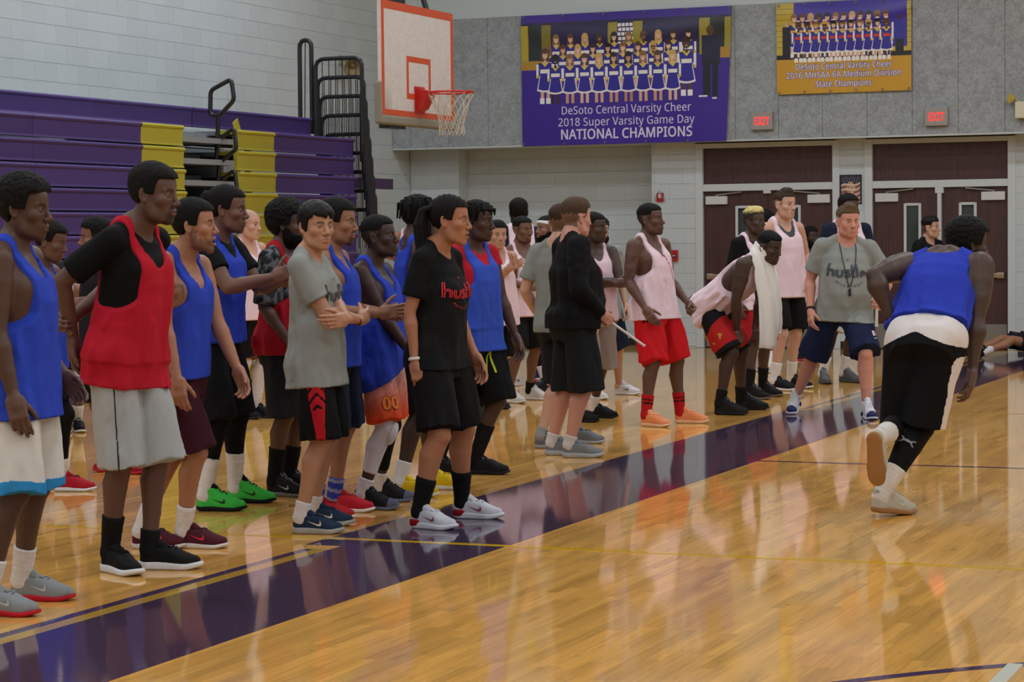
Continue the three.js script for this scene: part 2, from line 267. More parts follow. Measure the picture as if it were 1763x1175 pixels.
{
  const t = thing('emergency_light', 'beige emergency light box at the far right wall edge', 'lamp', [-5.0, 3.02, BEAM_Z]);
  mesh('case', boxGeo(-0.05, 0.26, -0.1, 0.11, 0.002, 0.1, 0.015), std(0xd2ccb4, 0.5), t);
  const h = new THREE.LatheGeometry([[0.0, 0], [0.03, 0.0], [0.045, 0.03], [0.062, 0.06], [0.06, 0.066], [0, 0.06]].map((p) => new THREE.Vector2(...p)), 16); h.rotateX(Math.PI / 2); h.rotateY(-0.9); h.translate(-0.06, 0.15, 0.07); mesh('lamp_head', h, std(0xc9b64a, 0.4), t);
  mesh('neck', bar([0, 0.1, 0.05], [-0.05, 0.15, 0.07], 0.014), std(0xb7a860, 0.5), t);
}
// ---------------------------------------------------------------- banners (printed vinyl, slightly rippled)
function banner(name, label, x0, x1, y0, y1, draw, W, H, sag) {
  const t = thing(name, label, 'banner', [0, 0, BEAM_Z]);
  const g = new THREE.PlaneGeometry(x1 - x0, y1 - y0, 48, 24), p = g.attributes.position;
  for (let i = 0; i < p.count; i++) { const u = p.getX(i) / (x1 - x0) + 0.5, v = p.getY(i) / (y1 - y0) + 0.5; p.setXYZ(i, (x0 + x1) / 2 + p.getX(i) - (u > 0.9 ? (u - 0.9) * sag * (1 - v) * 2.5 : 0), (y0 + y1) / 2 + p.getY(i), 0.035 + 0.012 * Math.sin(u * 9 + v * 2) * (0.3 + v * (1 - v)) + 0.02 * Math.exp(-((v - 0.9 + 0.35 * u * (1 - u)) ** 2) * 300)); }
  g.computeVertexNormals();
  mesh('printed_sheet', g, std(0xffffff, 0.4, { map: canvasTexture(W, H, draw), side: THREE.DoubleSide }), t);
  const gr = []; for (let i = 0; i <= 5; i++) for (const y of [y0 + 0.025, y1 - 0.025]) { const c = new THREE.TorusGeometry(0.013, 0.004, 6, 12); c.translate(x0 + 0.03 + (x1 - x0 - 0.06) * i / 5, y, 0.052); gr.push(c); }
  mesh('grommets', merge(gr), STEEL, t);
}
const SKINS = ['#e0b49a', '#d9a98c', '#c99878', '#6e4630', '#e6c0a6'], HAIRS = ['#3a2318', '#8a6334', '#c9a456', '#1a1210', '#5c3a22'];
function cheerFigure(c, x, y, s, i, o) {   // printed team-photo figure, feet or knees at (x, y), s = height in pixels
  const sk = o.skin ?? SKINS[i % 7 === 3 ? 3 : (i * 7) % 3], hr = HAIRS[(i * 3 + 1) % 5], R = (a, b, w, h) => c.fillRect(x + a * s, y - b * s, w * s, h * s), E = (a, b, w, h) => { c.beginPath(); c.ellipse(x + a * s, y - b * s, w * s, h * s, 0, 0, 7); c.fill(); };
  c.fillStyle = hr; E(0, 0.87, 0.075, 0.1); if (o.longHair) { R(-0.075, 0.88, 0.15, 0.1); E(-0.05, 0.76, 0.032, 0.09); E(0.05, 0.76, 0.032, 0.09); }
  c.fillStyle = sk; R(-0.085, 0.3, 0.06, 0.28); R(0.025, 0.3, 0.06, 0.28);
  if (o.shoes) { c.fillStyle = '#eceaea'; R(-0.1, 0.1, 0.085, 0.1); R(0.015, 0.1, 0.085, 0.1); }
  c.fillStyle = '#e9e5df'; c.beginPath(); c.moveTo(x - s * 0.1, y - s * 0.5); c.lineTo(x + s * 0.1, y - s * 0.5); c.lineTo(x + s * 0.155, y - s * 0.23); c.quadraticCurveTo(x, y - s * 0.17, x - s * 0.155, y - s * 0.23); c.fill();
  c.fillStyle = '#2c2390'; c.beginPath(); c.moveTo(x - s * 0.085, y - s * 0.52); c.lineTo(x + s * 0.085, y - s * 0.52); c.lineTo(x + s * 0.13, y - s * 0.26); c.quadraticCurveTo(x, y - s * 0.205, x - s * 0.13, y - s * 0.26); c.fill();
  c.fillStyle = '#2c2390'; c.beginPath(); c.moveTo(x - s * 0.13, y - s * 0.71); c.lineTo(x + s * 0.13, y - s * 0.71); c.lineTo(x + s * 0.1, y - s * 0.5); c.lineTo(x - s * 0.1, y - s * 0.5); c.fill();
  c.fillStyle = '#e9e5df'; R(-0.165, 0.69, 0.045, 0.24); R(0.12, 0.69, 0.045, 0.24); c.fillStyle = '#d6c24a'; R(-0.165, 0.5, 0.045, 0.05); R(0.12, 0.5, 0.045, 0.05);
  c.fillStyle = o.vest ?? '#e9e5df'; R(-0.09, 0.6, 0.18, 0.07); c.fillStyle = '#d6c24a'; c.beginPath(); c.moveTo(x - s * 0.08, y - s * 0.73); c.lineTo(x + s * 0.08, y - s * 0.73); c.lineTo(x, y - s * 0.64); c.fill();
  c.fillStyle = sk; R(-0.025, 0.76, 0.05, 0.06); E(0, 0.845, 0.05, 0.07); c.fillStyle = hr; E(0, 0.9, 0.056, 0.03); c.fillStyle = '#f6f2ee'; R(-0.016, 0.822, 0.032, 0.01);
}
banner('purple_team_banner', 'large purple cheer banner reading NATIONAL CHAMPIONS', -11.685, -8.72, 2.74, 4.5, (c, w, h) => {
  c.fillStyle = '#3a1f8c'; c.fillRect(0, 0, w, h);
  c.fillStyle = '#221646'; c.fillRect(0, h * 0.06, w, h * 0.28);
  for (const [a, b, col] of [[0, 0.035, '#b4a028'], [0.035, 0.15, '#252a2c'], [0.1, 0.145, '#7d7428'], [0.42, 0.465, '#9a8c28'], [0.54, 0.585, '#9a8c28'], [0.85, 0.9, '#9a8c28'], [0.9, 0.97, '#252c28'], [0.97, 1, '#9a8c28']]) { c.fillStyle = col; c.fillRect(w * a, h * 0.08, w * (b - a), h * 0.27); }
  c.fillStyle = '#e8e6ea'; for (let r = 0; r < 7; r++) for (let k = 0; k < 4; k++) c.fillRect(w * 0.467 + k * w * 0.0185 + (r % 2) * 5, h * (0.09 + r * 0.035), w * 0.015, h * 0.025);
  c.fillStyle = '#b0862c'; c.fillRect(0, h * 0.35, w * 0.1, h * 0.08); c.fillRect(w * 0.92, h * 0.3, w * 0.08, h * 0.08);
  c.fillStyle = '#3a1d8e'; c.fillRect(0, h * 0.42, w, h * 0.58);
  let i = 0;
  for (let k = 0; k < 10; k++) cheerFigure(c, w * (0.17 + k * 0.07), h * 0.5, h * 0.36, i++, { longHair: k !== 6, skin: k === 6 ? '#5a3826' : undefined });
  for (let k = 0; k < 9; k++) cheerFigure(c, w * (0.13 + k * 0.072), h * 0.58, h * 0.36, i++, { longHair: true });
  cheerFigure(c, w * 0.79, h * 0.655, h * 0.46, 3, { shoes: true, skin: '#5a3826' }); cheerFigure(c, w * 0.115, h * 0.68, h * 0.44, 1, { shoes: true, longHair: true });
  for (let k = 0; k < 9; k++) cheerFigure(c, w * (0.165 + k * 0.07), h * 0.69, h * 0.4, i++, { longHair: k > 0, skin: k === 0 ? '#3a241c' : k === 5 ? '#b58460' : undefined });
  c.fillStyle = '#1c1836'; c.fillRect(w * 0.86, h * 0.21, w * 0.09, h * 0.22); c.fillStyle = '#111018'; c.fillRect(w * 0.865, h * 0.4, w * 0.035, h * 0.26); c.fillRect(w * 0.91, h * 0.4, w * 0.03, h * 0.27); c.fillStyle = '#5c3c2c'; c.beginPath(); c.ellipse(w * 0.9, h * 0.175, w * 0.017, h * 0.038, 0, 0, 7); c.fill(); c.fillStyle = '#e8e8ee'; c.fillRect(w * 0.845, h * 0.655, w * 0.04, h * 0.012); c.fillRect(w * 0.91, h * 0.672, w * 0.025, h * 0.012);
  c.fillStyle = '#dcd8ea'; c.textAlign = 'center'; c.font = '76px sans-serif'; c.fillText('DeSoto Central Varsity Cheer', w * 0.5, h * 0.765, w * 0.62); c.fillText('2018 Super Varsity Game Day', w * 0.5, h * 0.855, w * 0.65); c.font = '94px sans-serif'; c.lineWidth = 3; c.strokeStyle = '#dcd8ea'; c.fillText('NATIONAL CHAMPIONS', w * 0.5, h * 0.955, w * 0.63); c.strokeText('NATIONAL CHAMPIONS', w * 0.5, h * 0.955, w * 0.63);
}, 1536, 912, 0.35);
banner('gold_team_banner', 'small gold and purple cheer banner reading State Champions', -8.118, -6.36, 3.32, 4.49, (c, w, h) => {
  c.fillStyle = '#c8971f'; c.fillRect(0, 0, w, h); c.fillStyle = '#c0a83a'; c.fillRect(0, 0, w, h * 0.58); c.fillStyle = '#3a2a9a'; c.fillRect(w * 0.13, 0, w * 0.84, h * 0.52);
  c.fillStyle = '#6a5a20'; for (let k = 1; k < 9; k++) { c.fillRect(0, h * 0.06 * k, w * 0.13, 3); c.fillRect(w * 0.97, h * 0.06 * k, w * 0.03, 3); }
  c.fillStyle = '#14121a'; c.fillRect(0, h * 0.57, w, h * 0.05);
  for (let k = 0; k < 12; k++) cheerFigure(c, w * (0.135 + k * 0.062), h * 0.6, h * 0.5, k, { shoes: true, vest: '#d8a23a' });
  for (let k = 0; k < 11; k++) { const x = w * (0.165 + k * 0.0655), y = h * 0.655; cheerFigure(c, x, y, h * 0.47, k * 2 + 1, { shoes: true, vest: '#c8302c', skin: [0, 3, 8, 10].includes(k) ? '#4a2e22' : undefined }); c.fillStyle = '#f0f0f0'; c.fillRect(x - 14, y - h * 0.46, 28, 8); }
  c.fillStyle = '#16141a'; c.fillRect(w * 0.045, h * 0.26, w * 0.06, h * 0.36); c.fillStyle = '#caa080'; c.beginPath(); c.ellipse(w * 0.075, h * 0.23, 14, 20, 0, 0, 7); c.fill();
  c.fillStyle = '#2a2a96'; c.fillRect(w * 0.88, h * 0.24, w * 0.075, h * 0.2); c.fillStyle = '#141418'; c.fillRect(w * 0.885, h * 0.44, w * 0.06, h * 0.15); c.fillStyle = '#4a3020'; c.beginPath(); c.ellipse(w * 0.915, h * 0.2, 14, 20, 0, 0, 7); c.fill();
  c.textAlign = 'center'; c.font = '62px sans-serif'; c.lineWidth = 7; c.strokeStyle = '#3a2a86'; c.fillStyle = '#efe9f4';
  for (const [s, y, m] of [['DeSoto Central Varsity Cheer', 0.735, 0.72], ['2016 MHSAA 6A Medium Division', 0.83, 0.86], ['State Champions', 0.93, 0.42]]) { c.strokeText(s, w * 0.5, h * y, w * m); c.fillText(s, w * 0.5, h * y, w * m); }
}, 1024, 682, 0);

// ---------------------------------------------------------------- folded bleachers
const BL_PURPLE = [phys(0x442f70, 0.5), phys(0x412c6c, 0.52), phys(0x463174, 0.5)], BL_YELLOW = phys(0xa9a02c, 0.5), BL_BLACK = phys(0x17171b, 0.35), BL_GREY = std(0x85888a, 0.6), BL_STEEL = std(0x707276, 0.6);
const ROW_PITCH = 0.2225, ROW_TOP = 2.68, BL_X = -11.85, SETBACK = 0.011, ROWS = 12;
function rowProfile(z0, z1) {   // moulded seat front: rolled top lip, flat face, small bottom flange
  const s = new THREE.Shape(); s.moveTo(-0.26, 0); s.lineTo(-0.02, 0.006); s.quadraticCurveTo(0.018, 0.006, 0.02, -0.016); s.quadraticCurveTo(0.02, -0.03, 0.0, -0.04); s.lineTo(-0.008, -0.178); s.quadraticCurveTo(-0.006, -0.196, 0.006, -0.198); s.lineTo(0.004, -0.205); s.lineTo(-0.05, -0.205); s.lineTo(-0.05, -0.04); s.lineTo(-0.26, -0.04); s.closePath();
  const g = new THREE.ExtrudeGeometry(s, { depth: z1 - z0, bevelEnabled: false, curveSegments: 4 }); g.translate(0, 0, z0); return g;
}
const rowX = (k) => BL_X - SETBACK * (ROWS - 1 - k) * 0 - SETBACK * (11 - k) * 0.6, rowY = (k) => ROW_TOP - ROW_PITCH * k;
const section = (label) => thing('bleacher', label, 'bleachers');
const blL = section('folded purple bleacher bank with yellow end seats left of the aisle'), blR = section('short folded purple bleacher bank with yellow seats right of the aisle, under guard rails');
const seatG = { purpleL: rowProfile(-0.93 * 0, 0.001) };
{
  const segs = []; for (let z = -19.54; z < -10; z += 1.86) segs.push([z + 0.003, z + 1.857]);
  const gseg = rowProfile(0, 1.854), gy = rowProfile(0, 0.806), gyr = rowProfile(0, 0.836), gpr = rowProfile(0, 1.944);
  for (let k = 0; k < ROWS; k++) {
    const y = rowY(k), x = rowX(k);
    for (const [a] of segs) mesh('seat_board', gseg, BL_PURPLE[Math.floor(hash3(k, Math.round(a * 10), 5) * 3)], blL).position.set(x, y, a);
    mesh('yellow_seat_board', gy, BL_YELLOW, blL).position.set(x, y, -20.35);
    mesh('yellow_seat_board', gyr, BL_YELLOW, blR).position.set(x, y, -22.3);
    mesh('seat_board', gpr, BL_PURPLE[k % 3], blR).position.set(x, y, -24.248);
    mesh('deck_edge', boxGeo(-13.6, x - 0.03, y - 0.155, y - 0.1, -21.44, -20.36), BL_GREY, blL);  // aisle deck, its depth stretched to the wall to block light from behind
    mesh('riser', boxGeo(x - 0.5, x - 0.44, y - 0.1, y - 0.03, -21.44, -20.36), BL_STEEL, blL);
    mesh('light_blocking_deck', boxGeo(-13.6, x - 0.27, y - 0.05, y - 0.005, -20.35, -10), BL_STEEL, blL);  // hidden decks added across both banks so the gaps between rows stay dark
    mesh('light_blocking_deck', boxGeo(-13.6, x - 0.27, y - 0.05, y - 0.005, -24.24, -21.465), BL_STEEL, blR);
  }
  const topG = rowProfile(0, 1.9), topR = rowProfile(0, 2.74);
  mesh('back_seat_board', topR, BL_PURPLE[1], blR).position.set(-12.45, 2.935, -24.2);
  for (let z = -21.44; z < -10; z += 1.903) mesh('back_seat_board', topG, BL_PURPLE[Math.abs(Math.round(z)) % 3], blL).position.set(-12.45, 2.935, z);
  for (const z of [-20.4, -18.4, -16.4, -14.4, -12.4]) mesh('frame_post', boxGeo(-13.3, -13.24, 0.02, 2.6, z - 0.03, z + 0.03), BL_STEEL, blL);
  for (const z of [-24.15, -21.52]) mesh('frame_post', boxGeo(-13.3, -13.24, 0.02, 2.6, z - 0.03, z + 0.03), BL_STEEL, blR);
  mesh('top_deck', boxGeo(-13.4, -12.28, 2.6, 2.66, -21.44, -10), BL_GREY, blL); mesh('top_deck', boxGeo(-13.4, -12.28, 2.6, 2.66, -24.2, -21.45), BL_GREY, blR);
  mesh('toe_base', boxGeo(-12.1, -11.88, 0.002, 0.02, -21.44, -10), BL_STEEL, blL); mesh('toe_base', boxGeo(-12.1, -11.88, 0.002, 0.02, -24.2, -21.45), BL_STEEL, blR);
  mesh('front_step', boxGeo(-11.99, -11.75, 0.19, 0.27, -21.9, -21.45, 0.01), BL_GREY, blR); mesh('step_edge', boxGeo(-11.99, -11.748, 0.185, 0.275, -21.52, -21.455, 0.004), BL_YELLOW, blR);
  mesh('front_skirt', boxGeo(-12.06, -11.9, 0.002, 0.19, -24.2, -21.45), BL_STEEL, blR);
  // aisle handrail loops
  const hz = -21.2;
  for (const [yo, n] of [[0, 0], [-0.46, 1], [-0.9, 2]]) {
    const g = n === 0 ? polyTube([[-12.09, 2.83 + yo, hz], [-12.08, 3.09 + yo, hz], [-11.83, 3.2 + yo, hz], [-11.80, 2.98 + yo, hz], [-11.98, 2.82 + yo, hz]], 0.024, 10, 0.05, true) : polyTube([[-12.03, 2.8 + yo, hz], [-11.99, 3.03 + yo, hz], [-11.81, 3.15 + yo, hz], [-11.78, 2.93 + yo, hz], [-12.0, 2.78 + yo, hz]], 0.022, 10, 0.04, false);
    mesh('handrail_loop', g, BL_BLACK, blL); mesh('rail_post', bar([-11.99, 2.83 + yo, hz], [-12.02, 2.4 + yo, hz], 0.024, 10), BL_BLACK, blL);
    const w = new THREE.BoxGeometry(0.01, 0.14, 0.12); w.rotateX(0.5); w.translate(-11.96, 2.72 + yo, -21.53); mesh('yellow_end_cap', w, BL_YELLOW, blR);
  }
}
// nested end guard rails, parts of the right bank
{
  const tall = sub('tall_guard_rail', blR);
  mesh('rail_frame', polyTube([[-12.66, 2.76, -24.34], [-12.655, 3.87, -24.34], [-12.5, 3.87, -24.34], [-12.505, 2.76, -24.34]], 0.027, 10, 0.1), BL_BLACK, tall);
  mesh('baluster', bar([-12.6, 2.9, -24.34], [-12.58, 3.85, -24.34], 0.006), BL_BLACK, tall);
  for (let k = 0; k < 10; k++) {
    const y1 = 3.635 - k * 0.2225, y0 = Math.max(0.05, y1 - 1.12), x0 = -12.435 + k * 0.012, x1 = -11.82 + k * 0.012, z = -24.3 - k * 0.02, t = sub('guard_rail', blR);
    mesh('rail_frame', polyTube([[x0, y0, z], [x0 + 0.01, y1, z], [x1, y1, z], [x1 - 0.01, y0, z]], 0.025, 10, 0.11), BL_BLACK, t);
    for (let j = 1; j < 7; j++) mesh('baluster', bar([x0 + (x1 - x0) * j / 7, y0, z], [x0 + (x1 - x0) * j / 7 + 0.008, y1, z], 0.0055), BL_BLACK, t);
    mesh('end_strap', boxGeo(x1 - 0.03, x1 + 0.02, Math.max(0.02, y0 - 0.1), y0 + 0.12, z - 0.02, z + 0.02, 0.005), BL_BLACK, t);
  }
}
// horn loudspeaker on the block wall
{
  const t = thing('horn_speaker', 'beige horn loudspeaker on the block wall behind the guard rails', 'loudspeaker', [WALL_X, 3.88, -27.4]);
  mesh('bracket', merge([boxGeo(0.001, 0.02, -0.06, 0.06, -0.05, 0.05, 0.004), bar([0.01, 0, 0], [0.12, -0.02, 0], 0.014)]), std(0x9a9a6a, 0.5), t);
  const h = new THREE.LatheGeometry([[0.0, -0.16], [0.05, -0.16], [0.055, -0.1], [0.04, -0.06], [0.055, 0.0], [0.085, 0.06], [0.13, 0.11], [0.136, 0.112], [0.13, 0.118], [0.08, 0.075], [0.03, 0.02], [0.03, 0.06], [0.0, 0.075]].map((p) => new THREE.Vector2(...p)), 24);
  h.rotateX(Math.PI / 2 + 0.45); h.rotateY(0.75); h.translate(0.2, -0.07, 0.06); mesh('horn', h, std(0x86754f, 0.6), t);
}
// ---------------------------------------------------------------- side basketball hoop
{
  const BX = -10.17, zc = -22.28, t = thing('basketball_hoop', 'white side basketball backboard with orange border, red rim and net', 'hoop', [BX, 0, zc]);
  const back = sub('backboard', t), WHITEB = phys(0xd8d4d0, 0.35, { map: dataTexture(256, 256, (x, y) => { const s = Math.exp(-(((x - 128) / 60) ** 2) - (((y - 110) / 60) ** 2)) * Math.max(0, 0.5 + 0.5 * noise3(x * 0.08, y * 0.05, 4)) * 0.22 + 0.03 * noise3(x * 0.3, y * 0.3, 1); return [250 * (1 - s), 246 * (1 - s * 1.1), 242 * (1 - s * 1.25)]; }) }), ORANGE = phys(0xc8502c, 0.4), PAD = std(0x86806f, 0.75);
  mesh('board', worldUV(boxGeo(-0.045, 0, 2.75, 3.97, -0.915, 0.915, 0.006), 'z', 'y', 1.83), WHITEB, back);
  const e = 0.003, strip = (y0, y1, z0, z1) => boxGeo(-0.002, e, y0, y1, z0, z1);
  mesh('border_stripe', merge([strip(3.885, 3.968, -0.912, 0.912), strip(2.79, 2.85, -0.912, 0.912), strip(2.85, 3.885, -0.912, -0.85), strip(2.85, 3.885, 0.85, 0.912)]), ORANGE, back);
  mesh('target_square', merge([strip(3.37, 3.43, -0.305, 0.305), strip(2.98, 3.04, -0.305, 0.305), strip(3.04, 3.37, -0.305, -0.255), strip(3.04, 3.37, 0.255, 0.305)]), ORANGE, back);
  mesh('edge_pad', merge([boxGeo(-0.07, 0.02, 2.69, 2.79, -0.95, 0.95, 0.03), boxGeo(-0.07, 0.012, 2.7, 3.13, 0.915, 0.955, 0.018), boxGeo(-0.07, 0.012, 2.7, 3.13, -0.955, -0.915, 0.018)]), PAD, back);
  const rim = sub('rim', t), RED = phys(0xc0201c, 0.35), RX = 0.375, RR = 0.235;
  const ring = new THREE.TorusGeometry(RR, 0.011, 10, 40); ring.rotateX(Math.PI / 2); ring.translate(RX, 3.05, 0);
  mesh('ring', ring, RED, rim);
  const br = new THREE.Shape(); br.moveTo(0, 0.05); br.lineTo(0.15, 0.012); br.lineTo(0.15, -0.012); br.lineTo(0.07, -0.16); br.lineTo(0, -0.2); br.closePath();
  const bg = new THREE.ExtrudeGeometry(br, { depth: 0.16, bevelEnabled: true, bevelSize: 0.004, bevelThickness: 0.004, bevelSegments: 1 }); bg.translate(0.006, 3.05, -0.08);
  mesh('bracket', merge([bg, boxGeo(0.004, 0.016, 2.84, 3.12, -0.12, 0.12)]), RED, rim);
  const strands = []; const N = 12, rad = [RR, 0.2, 0.165, 0.14, 0.128, 0.135], yy = [3.04, 2.96, 2.87, 2.78, 2.69, 2.6];
  for (let i = 0; i < N; i++) for (const d of [-1, 1]) { const pts = yy.map((y, k) => { const a = (i + d * k * 0.5) / N * Math.PI * 2; const q = rad[k] * (1 + 0.05 * noise3(i, k, d)); return [RX + q * Math.cos(a), y - 0.01 * noise3(i * 2, k, 3), q * Math.sin(a)]; }); strands.push(tube(pts, 0.0042, 14, 5)); }
  mesh('net', merge(strands), std(0xc9bfae, 0.85), rim);
  mesh('support_arm', merge([bar([-0.06, 3.85, -0.45], [-0.5, 5.2, -0.45], 0.03), bar([-0.06, 3.85, 0.45], [-0.5, 5.2, 0.45], 0.03), bar([-0.5, 5.2, -0.6], [-0.5, 5.2, 0.6], 0.035), bar([-0.5, 5.2, 0.3], [-0.5, CEILING_Y - 0.03, 0.3], 0.04), bar([-0.5, 5.2, -0.3], [-0.5, CEILING_Y - 0.03, -0.3], 0.04), boxGeo(-0.16, -0.046, 3.93, 4.06, 0.2, 0.62, 0.02), boxGeo(-0.14, -0.02, 2.66, 2.71, 0.3, 0.7), boxGeo(-0.12, -0.046, 2.95, 3.9, -0.5, -0.44), boxGeo(-0.12, -0.046, 2.95, 3.9, 0.44, 0.5)]), BL_BLACK, t);
}
// ---------------------------------------------------------------- figure modelling: signed distance fields meshed with surface nets
const smin = (a, b, k) => { const h = k - Math.abs(a - b); return h > 0 ? Math.min(a, b) - h * h / (4 * k) : Math.min(a, b); };
const smax = (a, b, k) => -smin(-a, -b, k);
const clamp = (x, a, b) => (x < a ? a : x > b ? b : x);
const lerp = (a, b, t) => a + (b - a) * t;
const sstep = (a, b, x) => { const t = clamp((x - a) / (b - a), 0, 1); return t * t * (3 - 2 * t); };
function capsule(a, b, ra, rb) {
  const ax = a.x, ay = a.y, az = a.z, bx = b.x - ax, by = b.y - ay, bz = b.z - az, ll = bx * bx + by * by + bz * bz + 1e-12, dr = rb - ra;
  return (x, y, z) => { const px = x - ax, py = y - ay, pz = z - az; let t = (px * bx + py * by + pz * bz) / ll; t = t < 0 ? 0 : t > 1 ? 1 : t; const qx = px - bx * t, qy = py - by * t, qz = pz - bz * t; return Math.sqrt(qx * qx + qy * qy + qz * qz) - ra - dr * t; };
}
function ellipsoid(cx, cy, cz, rx, ry, rz) {
  const ix = 1 / rx, iy = 1 / ry, iz = 1 / rz;
  return (x, y, z) => { const px = (x - cx) * ix, py = (y - cy) * iy, pz = (z - cz) * iz, k0 = Math.sqrt(px * px + py * py + pz * pz), qx = px * ix, qy = py * iy, qz = pz * iz, k1 = Math.sqrt(qx * qx + qy * qy + qz * qz); return k1 < 1e-9 ? -Math.min(rx, ry, rz) : k0 * (k0 - 1) / k1; };
}
const chain = (pts, rs) => { const f = []; for (let i = 0; i + 1 < pts.length; i++) f.push(capsule(pts[i], pts[i + 1], rs[i], rs[i + 1])); return (x, y, z) => { let d = 1e9; for (const g of f) { const e = g(x, y, z); d = d > 1e8 ? e : smin(d, e, 0.006); } return d; }; };
function meshField(f, lo, hi, cell, color) {
  const nx = Math.ceil((hi[0] - lo[0]) / cell) + 1, ny = Math.ceil((hi[1] - lo[1]) / cell) + 1, nz = Math.ceil((hi[2] - lo[2]) / cell) + 1, B = 6;
  const val = new Float32Array(nx * ny * nz).fill(NaN), id = (i, j, k) => (k * ny + j) * nx + i;
  const active = [], half = B * cell / 2, R = half * 1.733 * 1.5 + cell;
  for (let bk = 0; bk < nz - 1; bk += B) for (let bj = 0; bj < ny - 1; bj += B) for (let bi = 0; bi < nx - 1; bi += B) {
    const d = f(lo[0] + bi * cell + half, lo[1] + bj * cell + half, lo[2] + bk * cell + half);
    if (d > R || d < -R) continue;
    active.push([bi, bj, bk]);
    for (let k = bk; k <= Math.min(bk + B, nz - 1); k++) for (let j = bj; j <= Math.min(bj + B, ny - 1); j++) for (let i = bi; i <= Math.min(bi + B, nx - 1); i++) { const q = id(i, j, k); if (val[q] !== val[q]) val[q] = f(lo[0] + i * cell, lo[1] + j * cell, lo[2] + k * cell); }
  }
  const vid = new Map(), pos = [], idx = [], C = [0, 1, nx, nx + 1, nx * ny, nx * ny + 1, nx * ny + nx, nx * ny + nx + 1];
  const E = [[0, 1], [2, 3], [4, 5], [6, 7], [0, 2], [1, 3], [4, 6], [5, 7], [0, 4], [1, 5], [2, 6], [3, 7]];
  for (const [bi, bj, bk] of active) for (let k = bk; k < Math.min(bk + B, nz - 1); k++) for (let j = bj; j < Math.min(bj + B, ny - 1); j++) for (let i = bi; i < Math.min(bi + B, nx - 1); i++) {
    const q = id(i, j, k); let neg = 0; for (let c = 0; c < 8; c++) if (val[q + C[c]] < 0) neg++;
    if (neg === 0 || neg === 8) continue;
    let sx = 0, sy = 0, sz = 0, n = 0;
    for (const [a, b] of E) { const va = val[q + C[a]], vb = val[q + C[b]]; if ((va < 0) === (vb < 0)) continue; const t = va / (va - vb); const ax = a & 1, ay = (a >> 1) & 1, az = a >> 2, bx = b & 1, by = (b >> 1) & 1, bz = b >> 2; sx += ax + (bx - ax) * t; sy += ay + (by - ay) * t; sz += az + (bz - az) * t; n++; }
    vid.set(q, pos.length / 3); pos.push(lo[0] + (i + sx / n) * cell, lo[1] + (j + sy / n) * cell, lo[2] + (k + sz / n) * cell);
  }
  const quad = (a, b, c, d, flip) => { const A = vid.get(a), Bq = vid.get(b), Cq = vid.get(c), D = vid.get(d); if (A === undefined || Bq === undefined || Cq === undefined || D === undefined) return; if (flip) idx.push(A, Cq, Bq, A, D, Cq); else idx.push(A, Bq, Cq, A, Cq, D); };
  const sx = 1, sy = nx, sz = nx * ny;
  for (const q of vid.keys()) {
    const v0 = val[q];
    const ex = val[q + sx], ey = val[q + sy], ez = val[q + sz];
    if ((v0 < 0) !== (ex < 0)) quad(q, q - sy, q - sy - sz, q - sz, v0 < 0 ? false : true);
    if ((v0 < 0) !== (ey < 0)) quad(q, q - sz, q - sz - sx, q - sx, v0 < 0 ? false : true);
    if ((v0 < 0) !== (ez < 0)) quad(q, q - sx, q - sx - sy, q - sy, v0 < 0 ? false : true);
  }
  const nv = pos.length / 3, P = new Float32Array(pos), N = new Float32Array(nv * 3), e = cell * 0.45;
  for (let v = 0; v < nv; v++) {
    let x = P[v * 3], y = P[v * 3 + 1], z = P[v * 3 + 2];
    let gx = f(x + e, y, z) - f(x - e, y, z), gy = f(x, y + e, z) - f(x, y - e, z), gz = f(x, y, z + e) - f(x, y, z - e); const l = Math.hypot(gx, gy, gz) || 1;
    N[v * 3] = gx / l; N[v * 3 + 1] = gy / l; N[v * 3 + 2] = gz / l;
  }
  const g = new THREE.BufferGeometry(); g.setAttribute('position', new THREE.BufferAttribute(P, 3)); g.setAttribute('normal', new THREE.BufferAttribute(N, 3)); g.setIndex(new THREE.BufferAttribute(new Uint32Array(idx), 1));
  if (color) paint(g, color);
  return g;
}
function paint(g, color) { const p = g.attributes.position, c = new Float32Array(p.count * 3); for (let i = 0; i < p.count; i++) { const k = color(p.getX(i), p.getY(i), p.getZ(i)); c[i * 3] = k.r; c[i * 3 + 1] = k.g; c[i * 3 + 2] = k.b; } g.setAttribute('color', new THREE.BufferAttribute(c, 3)); return g; }
function flipX(g) { const q = g.clone(), p = q.attributes.position, n = q.attributes.normal, ix = q.index.array; for (let i = 0; i < p.count; i++) { p.setX(i, -p.getX(i)); n.setX(i, -n.getX(i)); } for (let i = 0; i < ix.length; i += 3) { const t = ix[i]; ix[i] = ix[i + 1]; ix[i + 1] = t; } return q; }
const C3 = (c) => new THREE.Color(c);

